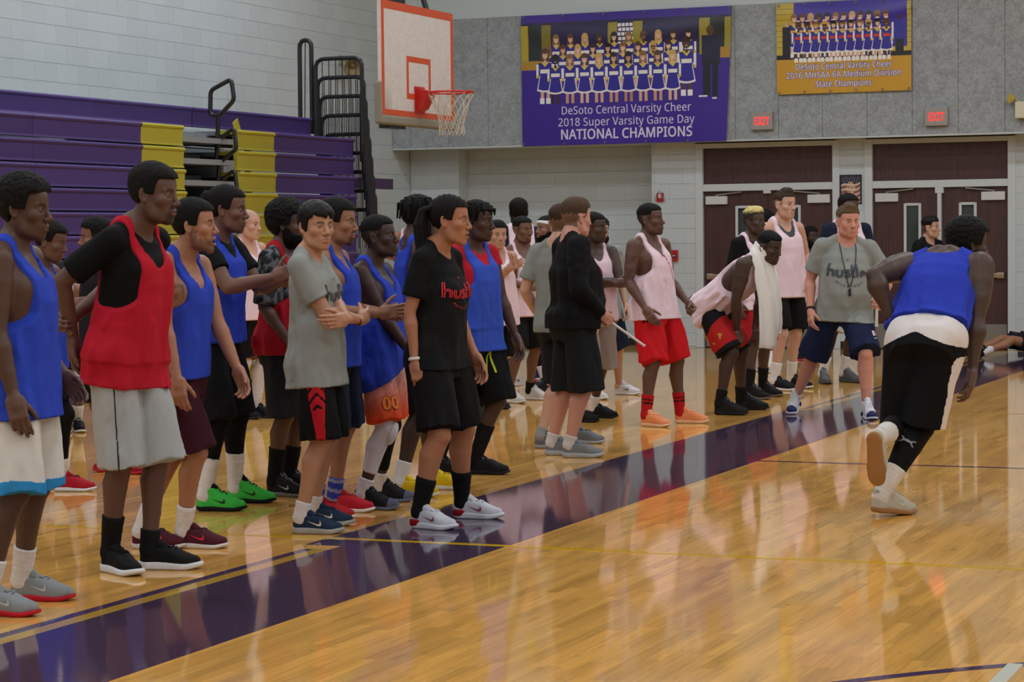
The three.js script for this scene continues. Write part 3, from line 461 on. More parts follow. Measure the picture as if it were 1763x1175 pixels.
// ---- hands (right hand: x = thumb side, y = fingers, z = palm side), origin at the wrist
const HAND_POSES = {
  relaxed: { curl: [[0.3, 0.45, 0.3], [0.38, 0.5, 0.35], [0.45, 0.55, 0.4], [0.5, 0.6, 0.4]], thumb: [0.45, 0.75, 0.35] },
  flat: { curl: [[0.06, 0.1, 0.06], [0.02, 0.08, 0.05], [0.05, 0.1, 0.06], [0.1, 0.14, 0.08]], thumb: [0.75, 0.7, 0.1] },
  grip: { curl: [[1.0, 1.15, 0.7], [1.05, 1.2, 0.75], [1.1, 1.2, 0.75], [1.15, 1.2, 0.8]], thumb: [0.25, 0.75, 0.75] },
  fist: { curl: [[1.35, 1.6, 1.0], [1.38, 1.6, 1.0], [1.4, 1.6, 1.0], [1.42, 1.6, 1.0]], thumb: [0.1, 0.8, 0.95] },
};
const handCache = new Map();
function handGeo(pose, cell) {
  const key = pose + cell; if (handCache.has(key)) return handCache.get(key);
  const { curl, thumb } = HAND_POSES[pose], fs = [];
  fs.push((x, y, z) => { const qx = Math.abs(x) - 0.027, qy = Math.abs(y - 0.046) - 0.036, qz = Math.abs(z) - 0.004; return Math.hypot(Math.max(qx, 0), Math.max(qy, 0), Math.max(qz, 0)) + Math.min(Math.max(qx, qy, qz), 0) - 0.0125; });
  fs.push(capsule(V(0, -0.035, -0.001), V(0.002, 0.03, -0.001), 0.0255, 0.025)); fs.push(ellipsoid(0.024, 0.032, 0.011, 0.017, 0.03, 0.014));
  const palm = (x, y, z) => smin(smin(fs[0](x, y, z), fs[1](x, y, z), 0.018), fs[2](x, y, z), 0.012);
  const fing = [], base = [[0.029, 0.088, 0.042], [0.0095, 0.092, 0.047], [-0.0105, 0.089, 0.043], [-0.029, 0.082, 0.034]];
  base.forEach(([bx, by, len], i) => { let p = V(bx, by, 0), a = 0; const pts = [V(bx * 0.8, by - 0.03, -0.002), p.clone()], seg = [len, len * 0.6, len * 0.5]; for (let s = 0; s < 3; s++) { a += curl[i][s]; p = p.clone().add(V((bx * 0.25) * seg[s] / len * (a < 0.6 ? 0.35 : 0), Math.cos(a) * seg[s], Math.sin(a) * seg[s])); pts.push(p.clone()); } fing.push(chain(pts, [0.0095, 0.0098, 0.0088, 0.0082, 0.007])); });
  { const [out, up, fwd] = thumb; let p = V(0.028, 0.022, 0.008), d = V(out, up, fwd).normalize(); const pts = [V(0.014, 0.006, 0.004), p.clone()]; for (const l of [0.042, 0.031, 0.024]) { p = p.clone().addScaledVector(d, l); pts.push(p.clone()); d = d.clone().add(V(-0.12, 0.12, fwd * 0.5)).normalize(); } fing.push(chain(pts, [0.014, 0.0135, 0.011, 0.0098, 0.0078])); }
  const f = (x, y, z) => { let d = palm(x, y, z); for (const g of fing) d = smin(d, g(x, y, z), 0.006); return d; };
  const g = meshField(f, [-0.06, -0.045, -0.04], [0.1, 0.215, 0.11], cell); handCache.set(key, g); return g;
}
// ---- shoes (x across, z heel to toe, sole at y = 0), mid-foot length 0.30
const shoeCache = new Map();
function shoeGeo(kind, cell) {
  const key = kind + cell; if (shoeCache.has(key)) return shoeCache.get(key);
  const foot2 = (x, z, grow) => { const a = Math.hypot(x, z - 0.042) - 0.034, b = Math.hypot((x + 0.004) / 1.0, (z - 0.2) / 1.25) - 0.046, c = Math.hypot(x + 0.0, z - 0.252) - 0.035, t = clamp((z - 0.04) / 0.16, 0, 1), m = Math.abs(x + 0.003 * t) - lerp(0.032, 0.043, t); let d = smin(smin(a, b, 0.03), c, 0.03); if (z > 0.04 && z < 0.2) d = smin(d, m, 0.012); return d - grow; };
  const thick = kind === 'runner' ? 0.036 : 0.03;
  const toeLift = (z) => 0.016 * sstep(0.22, 0.3, z) + 0.006 * sstep(0.04, 0.0, z);
  const sole = (x, y, z) => { const yl = toeLift(z), top = thick - 0.008 * sstep(0.1, 0.24, z) + yl * 0.6, d2 = foot2(x, z, kind === 'runner' ? 0.007 : 0.004); const dy = Math.max(yl - y, y - top); return smax(d2, dy, 0.012); };
  const hiTop = kind === 'high' ? 0.128 : 0.098;
  const heel = capsule(V(0, 0.035, 0.042), V(0, hiTop, 0.046), 0.037, kind === 'high' ? 0.044 : 0.04), inst = capsule(V(0, hiTop - 0.01, 0.075), V(-0.002, 0.058, 0.16), 0.036, 0.036), fore = capsule(V(-0.002, 0.045, 0.15), V(-0.004, 0.032, 0.205), 0.042, 0.043), toe = capsule(V(-0.004, 0.032, 0.2), V(0, 0.034, 0.254), 0.042, 0.028), mid = capsule(V(0, 0.045, 0.05), V(-0.002, 0.045, 0.16), 0.037, 0.042);
  const ank = capsule(V(0, 0.08, 0.052), V(0, 0.2, 0.048), 0.036, 0.042);
  const upper = (x, y, z) => { let d = smin(smin(smin(heel(x, y, z), inst(x, y, z), 0.025), smin(fore(x, y, z), toe(x, y, z), 0.02), 0.03), mid(x, y, z), 0.02); d = smax(d, foot2(x, z, 0.002), 0.01); d = smax(d, thick * 0.6 + toeLift(z) * 0.6 - y, 0.004); const collar = y - (hiTop - 0.01 + 0.012 * sstep(0.05, 0.1, z) - 0.012 * sstep(0.0, 0.05, z) * (1 - sstep(0.05, 0.1, z)) + 0.01 * sstep(0.03, 0.0, z)); d = smax(d, collar, 0.006); d = smax(d, -ank(x, y, z) - 0.0, 0.004); return d; };
  const su = meshField(upper, [-0.07, 0, -0.02], [0.07, 0.17, 0.32], cell), so = meshField(sole, [-0.08, -0.01, -0.03], [0.08, 0.07, 0.32], cell);
  // tongue, laces, side mark
  const tongue = meshField((x, y, z) => { const d = capsule(V(0, hiTop + 0.018, 0.078), V(0, 0.085, 0.13), 0.028, 0.024)(x, y, z); return smax(smax(d, -d - 0.008, 0.002), Math.abs(x) - 0.026, 0.006); }, [-0.05, 0.03, 0.03], [0.05, 0.19, 0.19], cell);
  const march = (x0, y0, z0, dx, dy, dz) => { let t = 0; for (let i = 0; i < 40; i++) { const d = Math.min(upper(x0 + dx * t, y0 + dy * t, z0 + dz * t)); if (d < 0.0004) break; t += d * 0.8; if (t > 0.2) break; } return [x0 + dx * t, y0 + dy * t, z0 + dz * t]; };
  const laces = []; for (let i = 0; i < 5; i++) { const z = 0.105 + i * 0.017, pts = []; for (let j = -3; j <= 3; j++) { const p = march(j * 0.0075, 0.2, z + (j % 2 ? 0.001 : 0), 0, -1, 0); pts.push(V(p[0], p[1] + 0.003, p[2] + j * 0.0012 * (i % 2 ? 1 : -1))); } laces.push(tube(pts, 0.0033, 10, 5)); }
  { const p = march(0, 0.2, 0.1, 0, -1, 0); laces.push(tube([[0.002, p[1] + 0.004, 0.1], [0.018, p[1] + 0.012, 0.108], [0.03, p[1] + 0.002, 0.118], [0.016, p[1] + 0.002, 0.11], [0, p[1] + 0.005, 0.102]], 0.0022, 14, 5), tube([[-0.002, p[1] + 0.004, 0.1], [-0.02, p[1] + 0.012, 0.108], [-0.03, p[1], 0.12], [-0.014, p[1] + 0.002, 0.11]], 0.0022, 12, 5)); }
  const sh = new THREE.Shape(); sh.moveTo(0, 0.026); sh.bezierCurveTo(-0.018, 0.004, -0.012, -0.012, 0.012, -0.006); sh.lineTo(0.08, 0.022); sh.lineTo(0.016, 0.004); sh.bezierCurveTo(0.0, 0.002, -0.004, 0.01, 0, 0.026);
  const marks = []; for (const s of [-1, 1]) { const g = new THREE.ShapeGeometry(sh, 10).toNonIndexed(), p = g.attributes.position; for (let i = 0; i < p.count; i++) { const z = 0.165 - p.getX(i) * 0.95, y = 0.052 + p.getY(i) * 0.95, q = march(s * 0.12, y, z, -s, 0, 0); p.setXYZ(i, q[0] + s * 0.0022, y, z); } if (s > 0) for (let i = 0; i < p.count; i += 3) { for (let c = 0; c < 3; c++) { const t = p.array[i * 3 + c]; p.array[i * 3 + c] = p.array[i * 3 + 3 + c]; p.array[i * 3 + 3 + c] = t; } } g.computeVertexNormals(); marks.push(g); }
  const toecap = (() => { const f = (x, y, z) => smax(smax(upper(x, y, z) - 0.0018, 0.215 - z + 0.25 * Math.max(0, y - 0.03), 0.003), -(upper(x, y, z) + 0.006), 0.001); return meshField(f, [-0.07, 0, 0.18], [0.07, 0.1, 0.32], cell); })();
  const r = { upper: su, sole: so, tongue, laces: merge(laces), mark: marks, toecap }; shoeCache.set(key, r); return r;
}
// ---- heads: frame at the middle of the skull, z forward, y up; chin about -0.125, vertex about +0.118
function headFields(o) {
  const { w = 1, jaw = 1, nose = 1, lips = 1, mouth = 0, brow = 1, fat = 0 } = o, m = mouth;
  const cran = ellipsoid(0, 0.034, -0.014, 0.0755 * w, 0.086, 0.0975), face = ellipsoid(0, -0.03, 0.028, 0.0615 * w, 0.088, 0.066), fore = ellipsoid(0, 0.042, 0.04, 0.062 * w, 0.05, 0.052);
  const jaws = [1, -1].map((s) => chain([V(s * 0.052 * jaw * w, -0.045, -0.004), V(s * 0.045 * jaw * w, -0.08 - m * 0.3, 0.022), V(s * 0.014, -0.099 - m * 0.7, 0.07)], [0.02, 0.021 + fat * 0.5, 0.018])), chin = ellipsoid(0, -0.102 - m * 0.8, 0.072, 0.021 * jaw, 0.016, 0.019);
  const cheeks = [1, -1].map((s) => ellipsoid(s * 0.041 * w, -0.022, 0.058, 0.027, 0.024 + fat, 0.027)), brows = [1, -1].map((s) => capsule(V(s * 0.008, 0.0175, 0.0885), V(s * 0.046, 0.0185, 0.07), 0.0098 * brow, 0.009));
  const sock = [1, -1].map((s) => ellipsoid(s * 0.031, 0.0, 0.1, 0.02, 0.013, 0.02)), lids = [1, -1].map((s) => ellipsoid(s * 0.031, 0.0, 0.0782, 0.0165, 0.0125, 0.0115));
  const bridge = capsule(V(0, 0.014, 0.087), V(0, -0.03, 0.111), 0.0078, 0.0108), tip = ellipsoid(0, -0.033, 0.111, 0.0125 * nose, 0.0105, 0.0125), alae = [1, -1].map((s) => ellipsoid(s * 0.0135 * nose, -0.037, 0.101, 0.0085 * nose, 0.0085, 0.0115)), nost = [1, -1].map((s) => ellipsoid(s * 0.0075 * nose, -0.0445, 0.106, 0.0042, 0.004, 0.006));
  const muz = ellipsoid(0, -0.067 - m * 0.25, 0.07, 0.034, 0.032, 0.031), upl = chain([V(-0.024, -0.066, 0.085), V(-0.01, -0.0605, 0.0985), V(0, -0.062, 0.1), V(0.01, -0.0605, 0.0985), V(0.024, -0.066, 0.085)], [0.003, 0.0055 * lips, 0.0058 * lips, 0.0055 * lips, 0.003]), lol = chain([V(-0.023, -0.068 - m * 0.5, 0.085), V(-0.009, -0.0755 - m, 0.0965), V(0.009, -0.0755 - m, 0.0965), V(0.023, -0.068 - m * 0.5, 0.085)], [0.003, 0.0066 * lips, 0.0066 * lips, 0.003]);
  const slit = m > 0.001 ? ellipsoid(0, -0.0685 - m * 0.5, 0.098, 0.0185, 0.0018 + m * 0.48, 0.022) : capsule(V(-0.02, -0.0685, 0.094), V(0.02, -0.0685, 0.094), 0.0012, 0.0012);
  const ears = [1, -1].map((s) => { const e = ellipsoid(0, 0, 0, 0.0085, 0.032, 0.019), h = ellipsoid(0.006, 0.003, 0.002, 0.006, 0.02, 0.0105), cs = Math.cos(0.42), sn = Math.sin(0.42); return (x, y, z) => { const px = x * s - 0.0775 * w, py = y + 0.008, pz = z + 0.012; const qx = px * cs + pz * sn, qz = -px * sn + pz * cs; const tz = qz - py * 0.18 * -1; return smax(e(qx, py, tz), -h(qx, py, tz), 0.004); }; });
  const neck = capsule(V(0, -0.06, -0.022), V(0, -0.175, -0.035), 0.052 * (o.neck ?? 1), 0.043 * (o.neck ?? 1));
  const skull = (x, y, z) => smin(smin(cran(x, y, z), fore(x, y, z), 0.03), face(x, y, z), 0.03);
  const f = (x, y, z) => {
    let d = skull(x, y, z);
    if (d > 0.09) return d - 0.02;
    d = smin(d, Math.min(jaws[0](x, y, z), jaws[1](x, y, z)), 0.022); d = smin(d, chin(x, y, z), 0.018); d = smin(d, Math.min(cheeks[0](x, y, z), cheeks[1](x, y, z)), 0.016); d = smin(d, muz(x, y, z), 0.016); d = smin(d, Math.min(brows[0](x, y, z), brows[1](x, y, z)), 0.01);
    d = smax(d, -Math.min(sock[0](x, y, z), sock[1](x, y, z)), 0.012); d = smin(d, Math.min(lids[0](x, y, z), lids[1](x, y, z)), 0.003);
    d = smin(d, bridge(x, y, z), 0.01); d = smin(d, tip(x, y, z), 0.007); d = smin(d, Math.min(alae[0](x, y, z), alae[1](x, y, z)), 0.005); d = smax(d, -Math.min(nost[0](x, y, z), nost[1](x, y, z)), 0.003);
    d = smin(d, upl(x, y, z), 0.005); d = smin(d, lol(x, y, z), 0.005); d = smax(d, -slit(x, y, z), 0.002);
    d = smin(d, Math.min(ears[0](x, y, z), ears[1](x, y, z)), 0.006); d = smin(d, (o.neckField ?? neck)(x, y, z), 0.026);
    return d;
  };
  return { f, skull, cran, upl, lol, slit, m };
}
const mixC = (a, b, t) => new THREE.Color(lerp(a.r, b.r, t), lerp(a.g, b.g, t), lerp(a.b, b.b, t));
function headColor(o, skin, F) {
  const lip = o.lipColor ? C3(o.lipColor) : mixC(skin, lin(0.28, 0.07, 0.06), skin.r < 0.12 ? 0.16 : 0.32), hair = C3(o.hairColor ?? 0x0d0b0a), beard = o.beard ?? 0, bc = o.beardColor ? C3(o.beardColor) : hair, inner = lin(0.05, 0.01, 0.01), teeth = lin(0.62, 0.58, 0.52), m = o.mouth ?? 0;
  return (x, y, z) => {
    let c = skin; const ax = Math.abs(x);
    if (z > 0.02) {
      const by = 0.019 + 0.004 * (1 - Math.abs((ax - 0.03) / 0.02)), b = sstep(0.006, 0.0035, Math.abs(y - by)) * sstep(0.05, 0.046, ax) * sstep(0.008, 0.013, ax) * (z > 0.05 ? 1 : 0); c = mixC(c, hair, b * (o.browDark ?? 0.8));
      // eyes: white, iris and lash line on the lid bulges
      const ex = ax - 0.031, ey = y - 0.0005; const open = 0.0037 * (o.eye ?? 1) * Math.sqrt(Math.max(0, 1 - (ex / 0.0145) ** 2)); if (z > 0.08 && Math.abs(ex) < 0.0145) { if (Math.abs(ey) < open) { const ir = Math.hypot(ex - (o.gaze ?? 0) * 0.004 * Math.sign(x || 1), ey); c = ir < 0.006 ? lin(0.012, 0.008, 0.006) : mixC(skin, lin(0.42, 0.39, 0.37), skin.r < 0.1 ? 0.3 : 0.5); } else if (ey > 0 && ey < open + 0.0035) c = mixC(c, lin(0.01, 0.008, 0.008), 0.7); }
      if (y < -0.035 && y > -0.14 && z > 0.08) { const l = Math.min(F.upl(x, y, z), F.lol(x, y, z)); if (l < 0.0015) c = mixC(c, lip, sstep(0.0015, -0.0005, l)); if (F.slit(x, y, z) < 0.0022 && z < 0.1) c = m > 0.004 ? (y > -0.0685 - m * 0.32 ? teeth : inner) : mixC(c, inner, 0.6); }
    }
    if (beard) {
      const grain = 0.012 * noise3(x * 120, y * 120, z * 120); let b = sstep(-0.052, -0.078, y + grain + 0.32 * Math.max(0, 0.05 - z) * -1) * sstep(-0.014, 0.006, z + grain) * sstep(-0.135, -0.122, y + 0.35 * Math.max(0, 0.05 - z) * -1);
      b = Math.max(b, sstep(0.0, -0.03, y + grain) * sstep(-0.012, 0.0, z) * sstep(0.034, 0.02, z + grain) * (ax > 0.05 ? 1 : 0) * (y > -0.08 ? 1 : 0)); if (o.goatee) b *= lerp(0.2, 1, sstep(0.045, 0.066, z) * sstep(0.04, 0.026, ax));
      if (z > 0.075) b = Math.max(b, sstep(-0.044, -0.049, y) * sstep(-0.062, -0.057, y) * sstep(0.032, 0.026, ax));
      const l = Math.min(F.upl(x, y, z), F.lol(x, y, z)); if (l < 0.001) b = 0; c = mixC(c, bc, b * beard * 0.9);
    }
    const stub = o.stubble ?? (o.hair === 'fade' || o.hair === 'quiff' || o.hair === 'top' || o.hair === 'combed' ? 0.8 : 0); if (stub) { const yl = z > 0.026 ? lerp(0.0, 0.066, sstep(0.026, 0.054, z)) : z > -0.03 ? 0.0 : -0.06; c = mixC(c, hair, stub * sstep(-0.006, 0.006, y - yl) * (ax > 0.072 && y < 0.03 ? 0 : 1)); }
    return c;
  };
}
function hairField(kind, F) {
  const ylim = (z, lo = 0) => (z > 0.026 ? lerp(lo - 0.006, 0.068, sstep(0.026, 0.054, z)) : z > -0.02 ? lo : lerp(lo, -0.065, clamp((-0.02 - z) / 0.03, 0, 1)));
  const scalp = (t, tTop = t) => (x, y, z) => F.skull(x, y, z) - lerp(t, tTop, sstep(0.02, 0.1, y));
  const cut = (d, x, y, z, lo = 0) => smax(d, (ylim(z, lo) - y) * 0.8, 0.004);
  const curl = (x, y, z, a, fr) => a * noise3(x * fr, y * fr, z * fr);
  switch (kind) {
    case 'fade': { const s = scalp(-0.001, 0.012); return (x, y, z) => cut(s(x, y, z) + curl(x, y, z, 0.002, 150) + 0.006 * sstep(0.05, 0.0, y), x, y, z, 0.012); }
    case 'short': { const s = scalp(0.007, 0.017); return (x, y, z) => cut(s(x, y, z) + curl(x, y, z, 0.0022, 130), x, y, z); }
    case 'full': { const s = scalp(0.016, 0.03); return (x, y, z) => smax(cut(s(x, y, z) + curl(x, y, z, 0.004, 95), x, y, z), z - 0.092 + 0.25 * Math.max(0, y - 0.09), 0.012); }
    case 'afro': { const s = scalp(0.028, 0.042); return (x, y, z) => smax(cut(s(x, y, z) + curl(x, y, z, 0.0055, 85), x, y, z), z - 0.094 + 0.25 * Math.max(0, y - 0.09), 0.016); }
    case 'top': { const s = scalp(0.002, 0.014), t = ellipsoid(0, 0.098, 0.012, 0.06, 0.042, 0.085); return (x, y, z) => cut(smin(s(x, y, z), t(x, y, z), 0.015) + curl(x, y, z, 0.006, 70), x, y, z); }
    case 'quiff': { const s = scalp(-0.001, 0.013), t = ellipsoid(0, 0.112, 0.026, 0.05, 0.036, 0.066); return (x, y, z) => cut(smin(s(x, y, z), t(x, y, z), 0.018) + 0.006 * noise3(x * 90, y * 50, z * 50) + 0.005 * sstep(0.06, 0.01, y), x, y, z, 0.014); }
    case 'straight': { const s = scalp(0.009, 0.018); return (x, y, z) => smax(s(x, y, z) + 0.003 * noise3(x * 140, y * 26, z * 140), (z > 0.015 ? lerp(-0.03, 0.052 + 0.016 * noise3(x * 70, 1, 2), clamp((z - 0.015) / 0.03, 0, 1)) : z > -0.02 ? -0.03 : -0.085) - y, 0.005); }
    case 'combed': { const s = scalp(0.0, 0.018), t = ellipsoid(0, 0.1, 0.03, 0.054, 0.032, 0.055); return (x, y, z) => cut(smin(s(x, y, z), t(x, y, z), 0.02) + 0.0022 * noise3(x * 110, y * 60, z * 110) + 0.006 * sstep(0.03, -0.05, y), x, y, z, 0.01); }
    case 'dreads': case 'ponytail': case 'bun': {
      const s = scalp(0.007, 0.013), strands = [];
      const sd = (k) => hash3(k, 11, 5);
      if (kind === 'ponytail') { for (let i = 0; i < 30; i++) { const a = sd(i) * 2 - 1, b = sd(i + 40), q = sd(i + 90); strands.push(chain([V(a * 0.035, 0.07, -0.08), V(a * 0.062, 0.052 - b * 0.02, -0.13 - b * 0.03), V(a * 0.088, -0.03, -0.135 - b * 0.045), V(a * 0.095 + 0.008, -0.12 - b * 0.04, -0.12 - b * 0.045), V(a * 0.09, -0.17 - q * 0.11, -0.095 - b * 0.03)], [0.012, 0.0135, 0.013, 0.0115, 0.0065])); } }
      else if (kind === 'bun') { for (let i = 0; i < 9; i++) { const a = i / 9 * 6.28; strands.push(chain([V(0.03 * Math.cos(a), 0.06 + 0.03 * Math.sin(a), -0.095), V(0.035 * Math.cos(a + 1), 0.05 + 0.032 * Math.sin(a + 1), -0.125), V(0.02 * Math.cos(a + 2), 0.05 + 0.02 * Math.sin(a + 2), -0.14)], [0.012, 0.014, 0.012])); } for (let i = 0; i < 5; i++) strands.push(chain([V((i - 2) * 0.02, 0.03, -0.1), V((i - 2) * 0.022, -0.03, -0.12), V((i - 2) * 0.02, -0.09, -0.1)], [0.01, 0.01, 0.006])); }
      else for (let i = 0; i < 34; i++) { const a = i / 34 * 6.283 * 3.1, h = 0.1 - (i % 3) * 0.016, rr2 = 0.045 + 0.02 * (i % 3), l = 0.05 + 0.04 * sd(i), fr = Math.sin(a); const dx = Math.cos(a), dz = -fr; const L = dz > 0.4 ? 0.35 : 1; strands.push(chain([V(dx * rr2, h, dz * rr2 - 0.01), V(dx * (rr2 + 0.03), h + 0.006, dz * (rr2 + 0.03) - 0.012), V(dx * (rr2 + 0.034), h - l * L, dz * (rr2 + 0.034) - 0.014)], [0.0085, 0.009, 0.0065])); }
      return (x, y, z) => { let d = cut(s(x, y, z) + 0.0025 * Math.sin(z * 220 + x * 60) * (kind === 'ponytail' ? 1 : 0.5), x, y, z, 0.002); for (const g of strands) d = smin(d, g(x, y, z), 0.004); return d; };
    }
  }
  return null;
}
// ---------------------------------------------------------------- a person: one continuous body mesh, with hair, clothing and shoes as parts
const DEG = Math.PI / 180, CAM_YAW = 0.388989;
function loft(keys) {   // rows [y, half width, half depth, depth centre]
  const y0 = keys[0][0], y1 = keys[keys.length - 1][0], N = 96, A = new Float32Array(N + 2), Bb = new Float32Array(N + 2), Cc = new Float32Array(N + 2);
  for (let i = 0; i <= N; i++) { const y = lerp(y0, y1, i / N); let k = 0; while (k < keys.length - 2 && keys[k + 1][0] < y) k++; const p = keys[k], q = keys[k + 1], t = clamp((y - p[0]) / (q[0] - p[0]), 0, 1), s = t * t * (3 - 2 * t) * 0.5 + t * 0.5; A[i] = lerp(p[1], q[1], s); Bb[i] = lerp(p[2], q[2], s); Cc[i] = lerp(p[3], q[3], s); }
  A[N + 1] = A[N]; Bb[N + 1] = Bb[N]; Cc[N + 1] = Cc[N];
  return (x, y, z) => { const u = clamp((y - y0) / (y1 - y0), 0, 1) * N, i = u | 0, f = u - i, a = A[i] + (A[i + 1] - A[i]) * f, b = Bb[i] + (Bb[i + 1] - Bb[i]) * f, c = Cc[i] + (Cc[i + 1] - Cc[i]) * f; const X = Math.abs(x) / a, Z = Math.abs(z - c) / b, X2 = X * X, Z2 = Z * Z; const q = Math.sqrt(Math.sqrt(X2 * X2 + Z2 * Z2 + 1.3 * X2 * Z2)); const dr = (q - 1) * (a + b) * 0.5 * (q > 1 ? 0.95 : 0.8), dy = Math.max(y0 - y, y - y1); return dy > 0 ? (dr > 0 ? Math.hypot(dr, dy) : dy) : dr > dy ? dr : Math.max(dr, dy); };
}
const FABRICS = new Map();
function fabric(color, rough = 0.8, vc = false) { const k = color + '/' + rough + vc; if (!FABRICS.has(k)) FABRICS.set(k, phys(vc ? 0xffffff : color, rough, { vertexColors: vc, specularIntensity: 0.3 })); return FABRICS.get(k); }
const SKIN_MAT = phys(0xffffff, 0.46, { vertexColors: true, specularIntensity: 0.7 });
const EYE = phys(0xffffff, 0.2, { vertexColors: true });
function ik(a, b, l1, l2, pole) {
  const d = b.clone().sub(a), L = Math.min(d.length(), l1 + l2 - 0.002), dir = d.normalize(), h = (l1 * l1 - l2 * l2 + L * L) / (2 * L), r = Math.sqrt(Math.max(0, l1 * l1 - h * h));
  const perp = pole.clone().addScaledVector(dir, -pole.dot(dir)).normalize();
  return { mid: a.clone().addScaledVector(dir, h).addScaledVector(perp, r), end: a.clone().addScaledVector(dir, L) };
}
const allPeople = [];
function person(sp) {
  const far = !!sp.far, cB = far ? 0.0195 : 0.0155, cG = far ? 0.0165 : 0.012, cH = far ? 0.0074 : 0.0047, cHand = far ? 0.0068 : 0.005, cS = far ? 0.0075 : 0.0052;
  const S = sp.H / 1.8, alpha = CAM_YAW + sp.face * DEG;
  const grp = thing('person', sp.label, 'person', [sp.pos[0], 0, sp.pos[1]], alpha); grp.scale.setScalar(S);
  allPeople.push(grp);
  const toLocal = (x, z) => { const dx = (x - sp.pos[0]) / S, dz = (z - sp.pos[1]) / S, c = Math.cos(-alpha), s = Math.sin(-alpha); return [dx * c + dz * s, -dx * s + dz * c]; };
  const skin = C3(sp.skin), bk = sp.bulk ?? 1, lean = (sp.lean ?? 0) * DEG, side = (sp.side ?? 0) * DEG, twist = (sp.twist ?? 0) * DEG;
  // --- feet
  const feet = sp.feet.map((f) => {
    if (f.ankle) { const R = new THREE.Matrix4().makeRotationFromEuler(new THREE.Euler(f.pitch ?? 0, (f.yaw ?? 0), f.roll ?? 0, 'YXZ')), ank = V(...f.ankle), off = V(0, 0.085, 0.05).applyMatrix4(R); return { R, ank, heel: ank.clone().sub(off), dir: V(0, 0, 1).applyMatrix4(R) }; }
    const [x, z] = toLocal(f[0], f[1]), yaw = (f[2] - sp.face) * DEG, dir = V(Math.sin(yaw), 0, Math.cos(yaw)), heel = V(x, 0, z).addScaledVector(dir, -0.14), R = new THREE.Matrix4().makeRotationY(yaw);
    const pitch = (f[3] ?? 0) * DEG; if (pitch) { R.multiply(new THREE.Matrix4().makeRotationX(pitch)); heel.y += pitch > 0 ? Math.sin(pitch) * 0.24 : 0; if (pitch > 0) heel.addScaledVector(dir, 0.24 * (1 - Math.cos(pitch))); }
    return { R, heel, dir, ank: heel.clone().add(V(0, 0.085, 0.05).applyMatrix4(R)) };
  });
  const LEG = 0.868; let hipY = 0.955;
  const ox = sp.hip?.[0] ?? 0, oz = sp.hip?.[1] ?? 0;
  if (!sp.sit) feet.forEach((f, i) => { if (sp.feet[i].ankle) return; const hx = ox + (i === 0 ? 1 : -1) * 0.088, d = Math.hypot(f.ank.x - hx, f.ank.z - oz); hipY = Math.min(hipY, Math.sqrt(Math.max(0.2, LEG * LEG - d * d)) + f.ank.y + 0.008); });
  hipY -= sp.drop ?? 0; if (sp.sit) hipY = sp.sit;
  const hipC = V(ox, hipY, oz);
  const M = new THREE.Matrix4().makeRotationFromEuler(new THREE.Euler(lean, twist, side, 'YXZ')), Mi = M.clone().transpose(), me = Mi.elements;
  const fromT = (x, y, z) => V(x, y, z).applyMatrix4(M).add(hipC);
  const qx = (x, y, z) => { x -= hipC.x; y -= hipC.y; z -= hipC.z; return me[0] * x + me[4] * y + me[8] * z; }, qy = (x, y, z) => { x -= hipC.x; y -= hipC.y; z -= hipC.z; return me[1] * x + me[5] * y + me[9] * z; }, qz = (x, y, z) => { x -= hipC.x; y -= hipC.y; z -= hipC.z; return me[2] * x + me[6] * y + me[10] * z; };
  const inT = (f) => (x, y, z) => f(qx(x, y, z), qy(x, y, z), qz(x, y, z));
  const legs = feet.map((f, i) => { const s = i === 0 ? 1 : -1, hip = fromT(s * 0.088, -0.012, 0), kneeDir = V(0, 0.05, 1).addScaledVector(f.dir, 1.2).add(V(s * 0.12, 0, 0)); const { mid } = ik(hip, f.ank, 0.442, 0.43, kneeDir); return { hip, knee: mid, ank: f.ank, foot: f }; });
  // --- torso field (torso frame)
  const fem = !!sp.fem, belly = sp.belly ?? 0, wS = (fem ? 0.9 : 1) * (0.55 + 0.45 * bk), wB = 0.6 + 0.4 * bk;
  const K = fem ? [[-0.1, 0.14, 0.105, -0.012], [-0.02, 0.172, 0.122, -0.014], [0.05, 0.162, 0.112, -0.008], [0.14, 0.128, 0.09, 0.002], [0.24, 0.13, 0.092, 0.008], [0.34, 0.142, 0.105, 0.012], [0.43, 0.146, 0.096, 0.0], [0.5, 0.115, 0.075, -0.014], [0.56, 0.06, 0.056, -0.02]]
    : [[-0.1, 0.135, 0.102, -0.012], [-0.03, 0.162, 0.117, -0.014], [0.04, 0.158, 0.11, -0.008], [0.13, 0.142, 0.097, 0.0], [0.22, 0.147, 0.101, 0.005], [0.33, 0.165, 0.116, 0.008], [0.42, 0.17, 0.11, 0.0], [0.49, 0.135, 0.084, -0.012], [0.55, 0.066, 0.06, -0.02]];
  const keys = K.map(([y, a, b, c]) => { const g = belly * Math.exp(-(((y - 0.1) / 0.14) ** 2)); return [y, a * wS + g * 0.5, b * wB + g * 0.7, c + g * 0.6]; });
  const lt = loft(keys), SH = fem ? 0.165 : 0.183 * (0.6 + 0.4 * bk);
  const trap = [1, -1].map((s) => capsule(V(s * 0.03, 0.585, -0.028), V(s * SH * 0.82, 0.513, -0.018), 0.044 * wB, 0.045 * wB)), pec = [1, -1].map((s) => (fem ? ellipsoid(s * 0.066, 0.335, 0.085, 0.062, 0.058, 0.062) : ellipsoid(s * 0.07, 0.385, 0.062, 0.078, 0.06, 0.058 * wB))), glu = [1, -1].map((s) => ellipsoid(s * 0.068, -0.045, -0.062, 0.076, 0.085, 0.064 * (fem ? 1.05 : 1)));
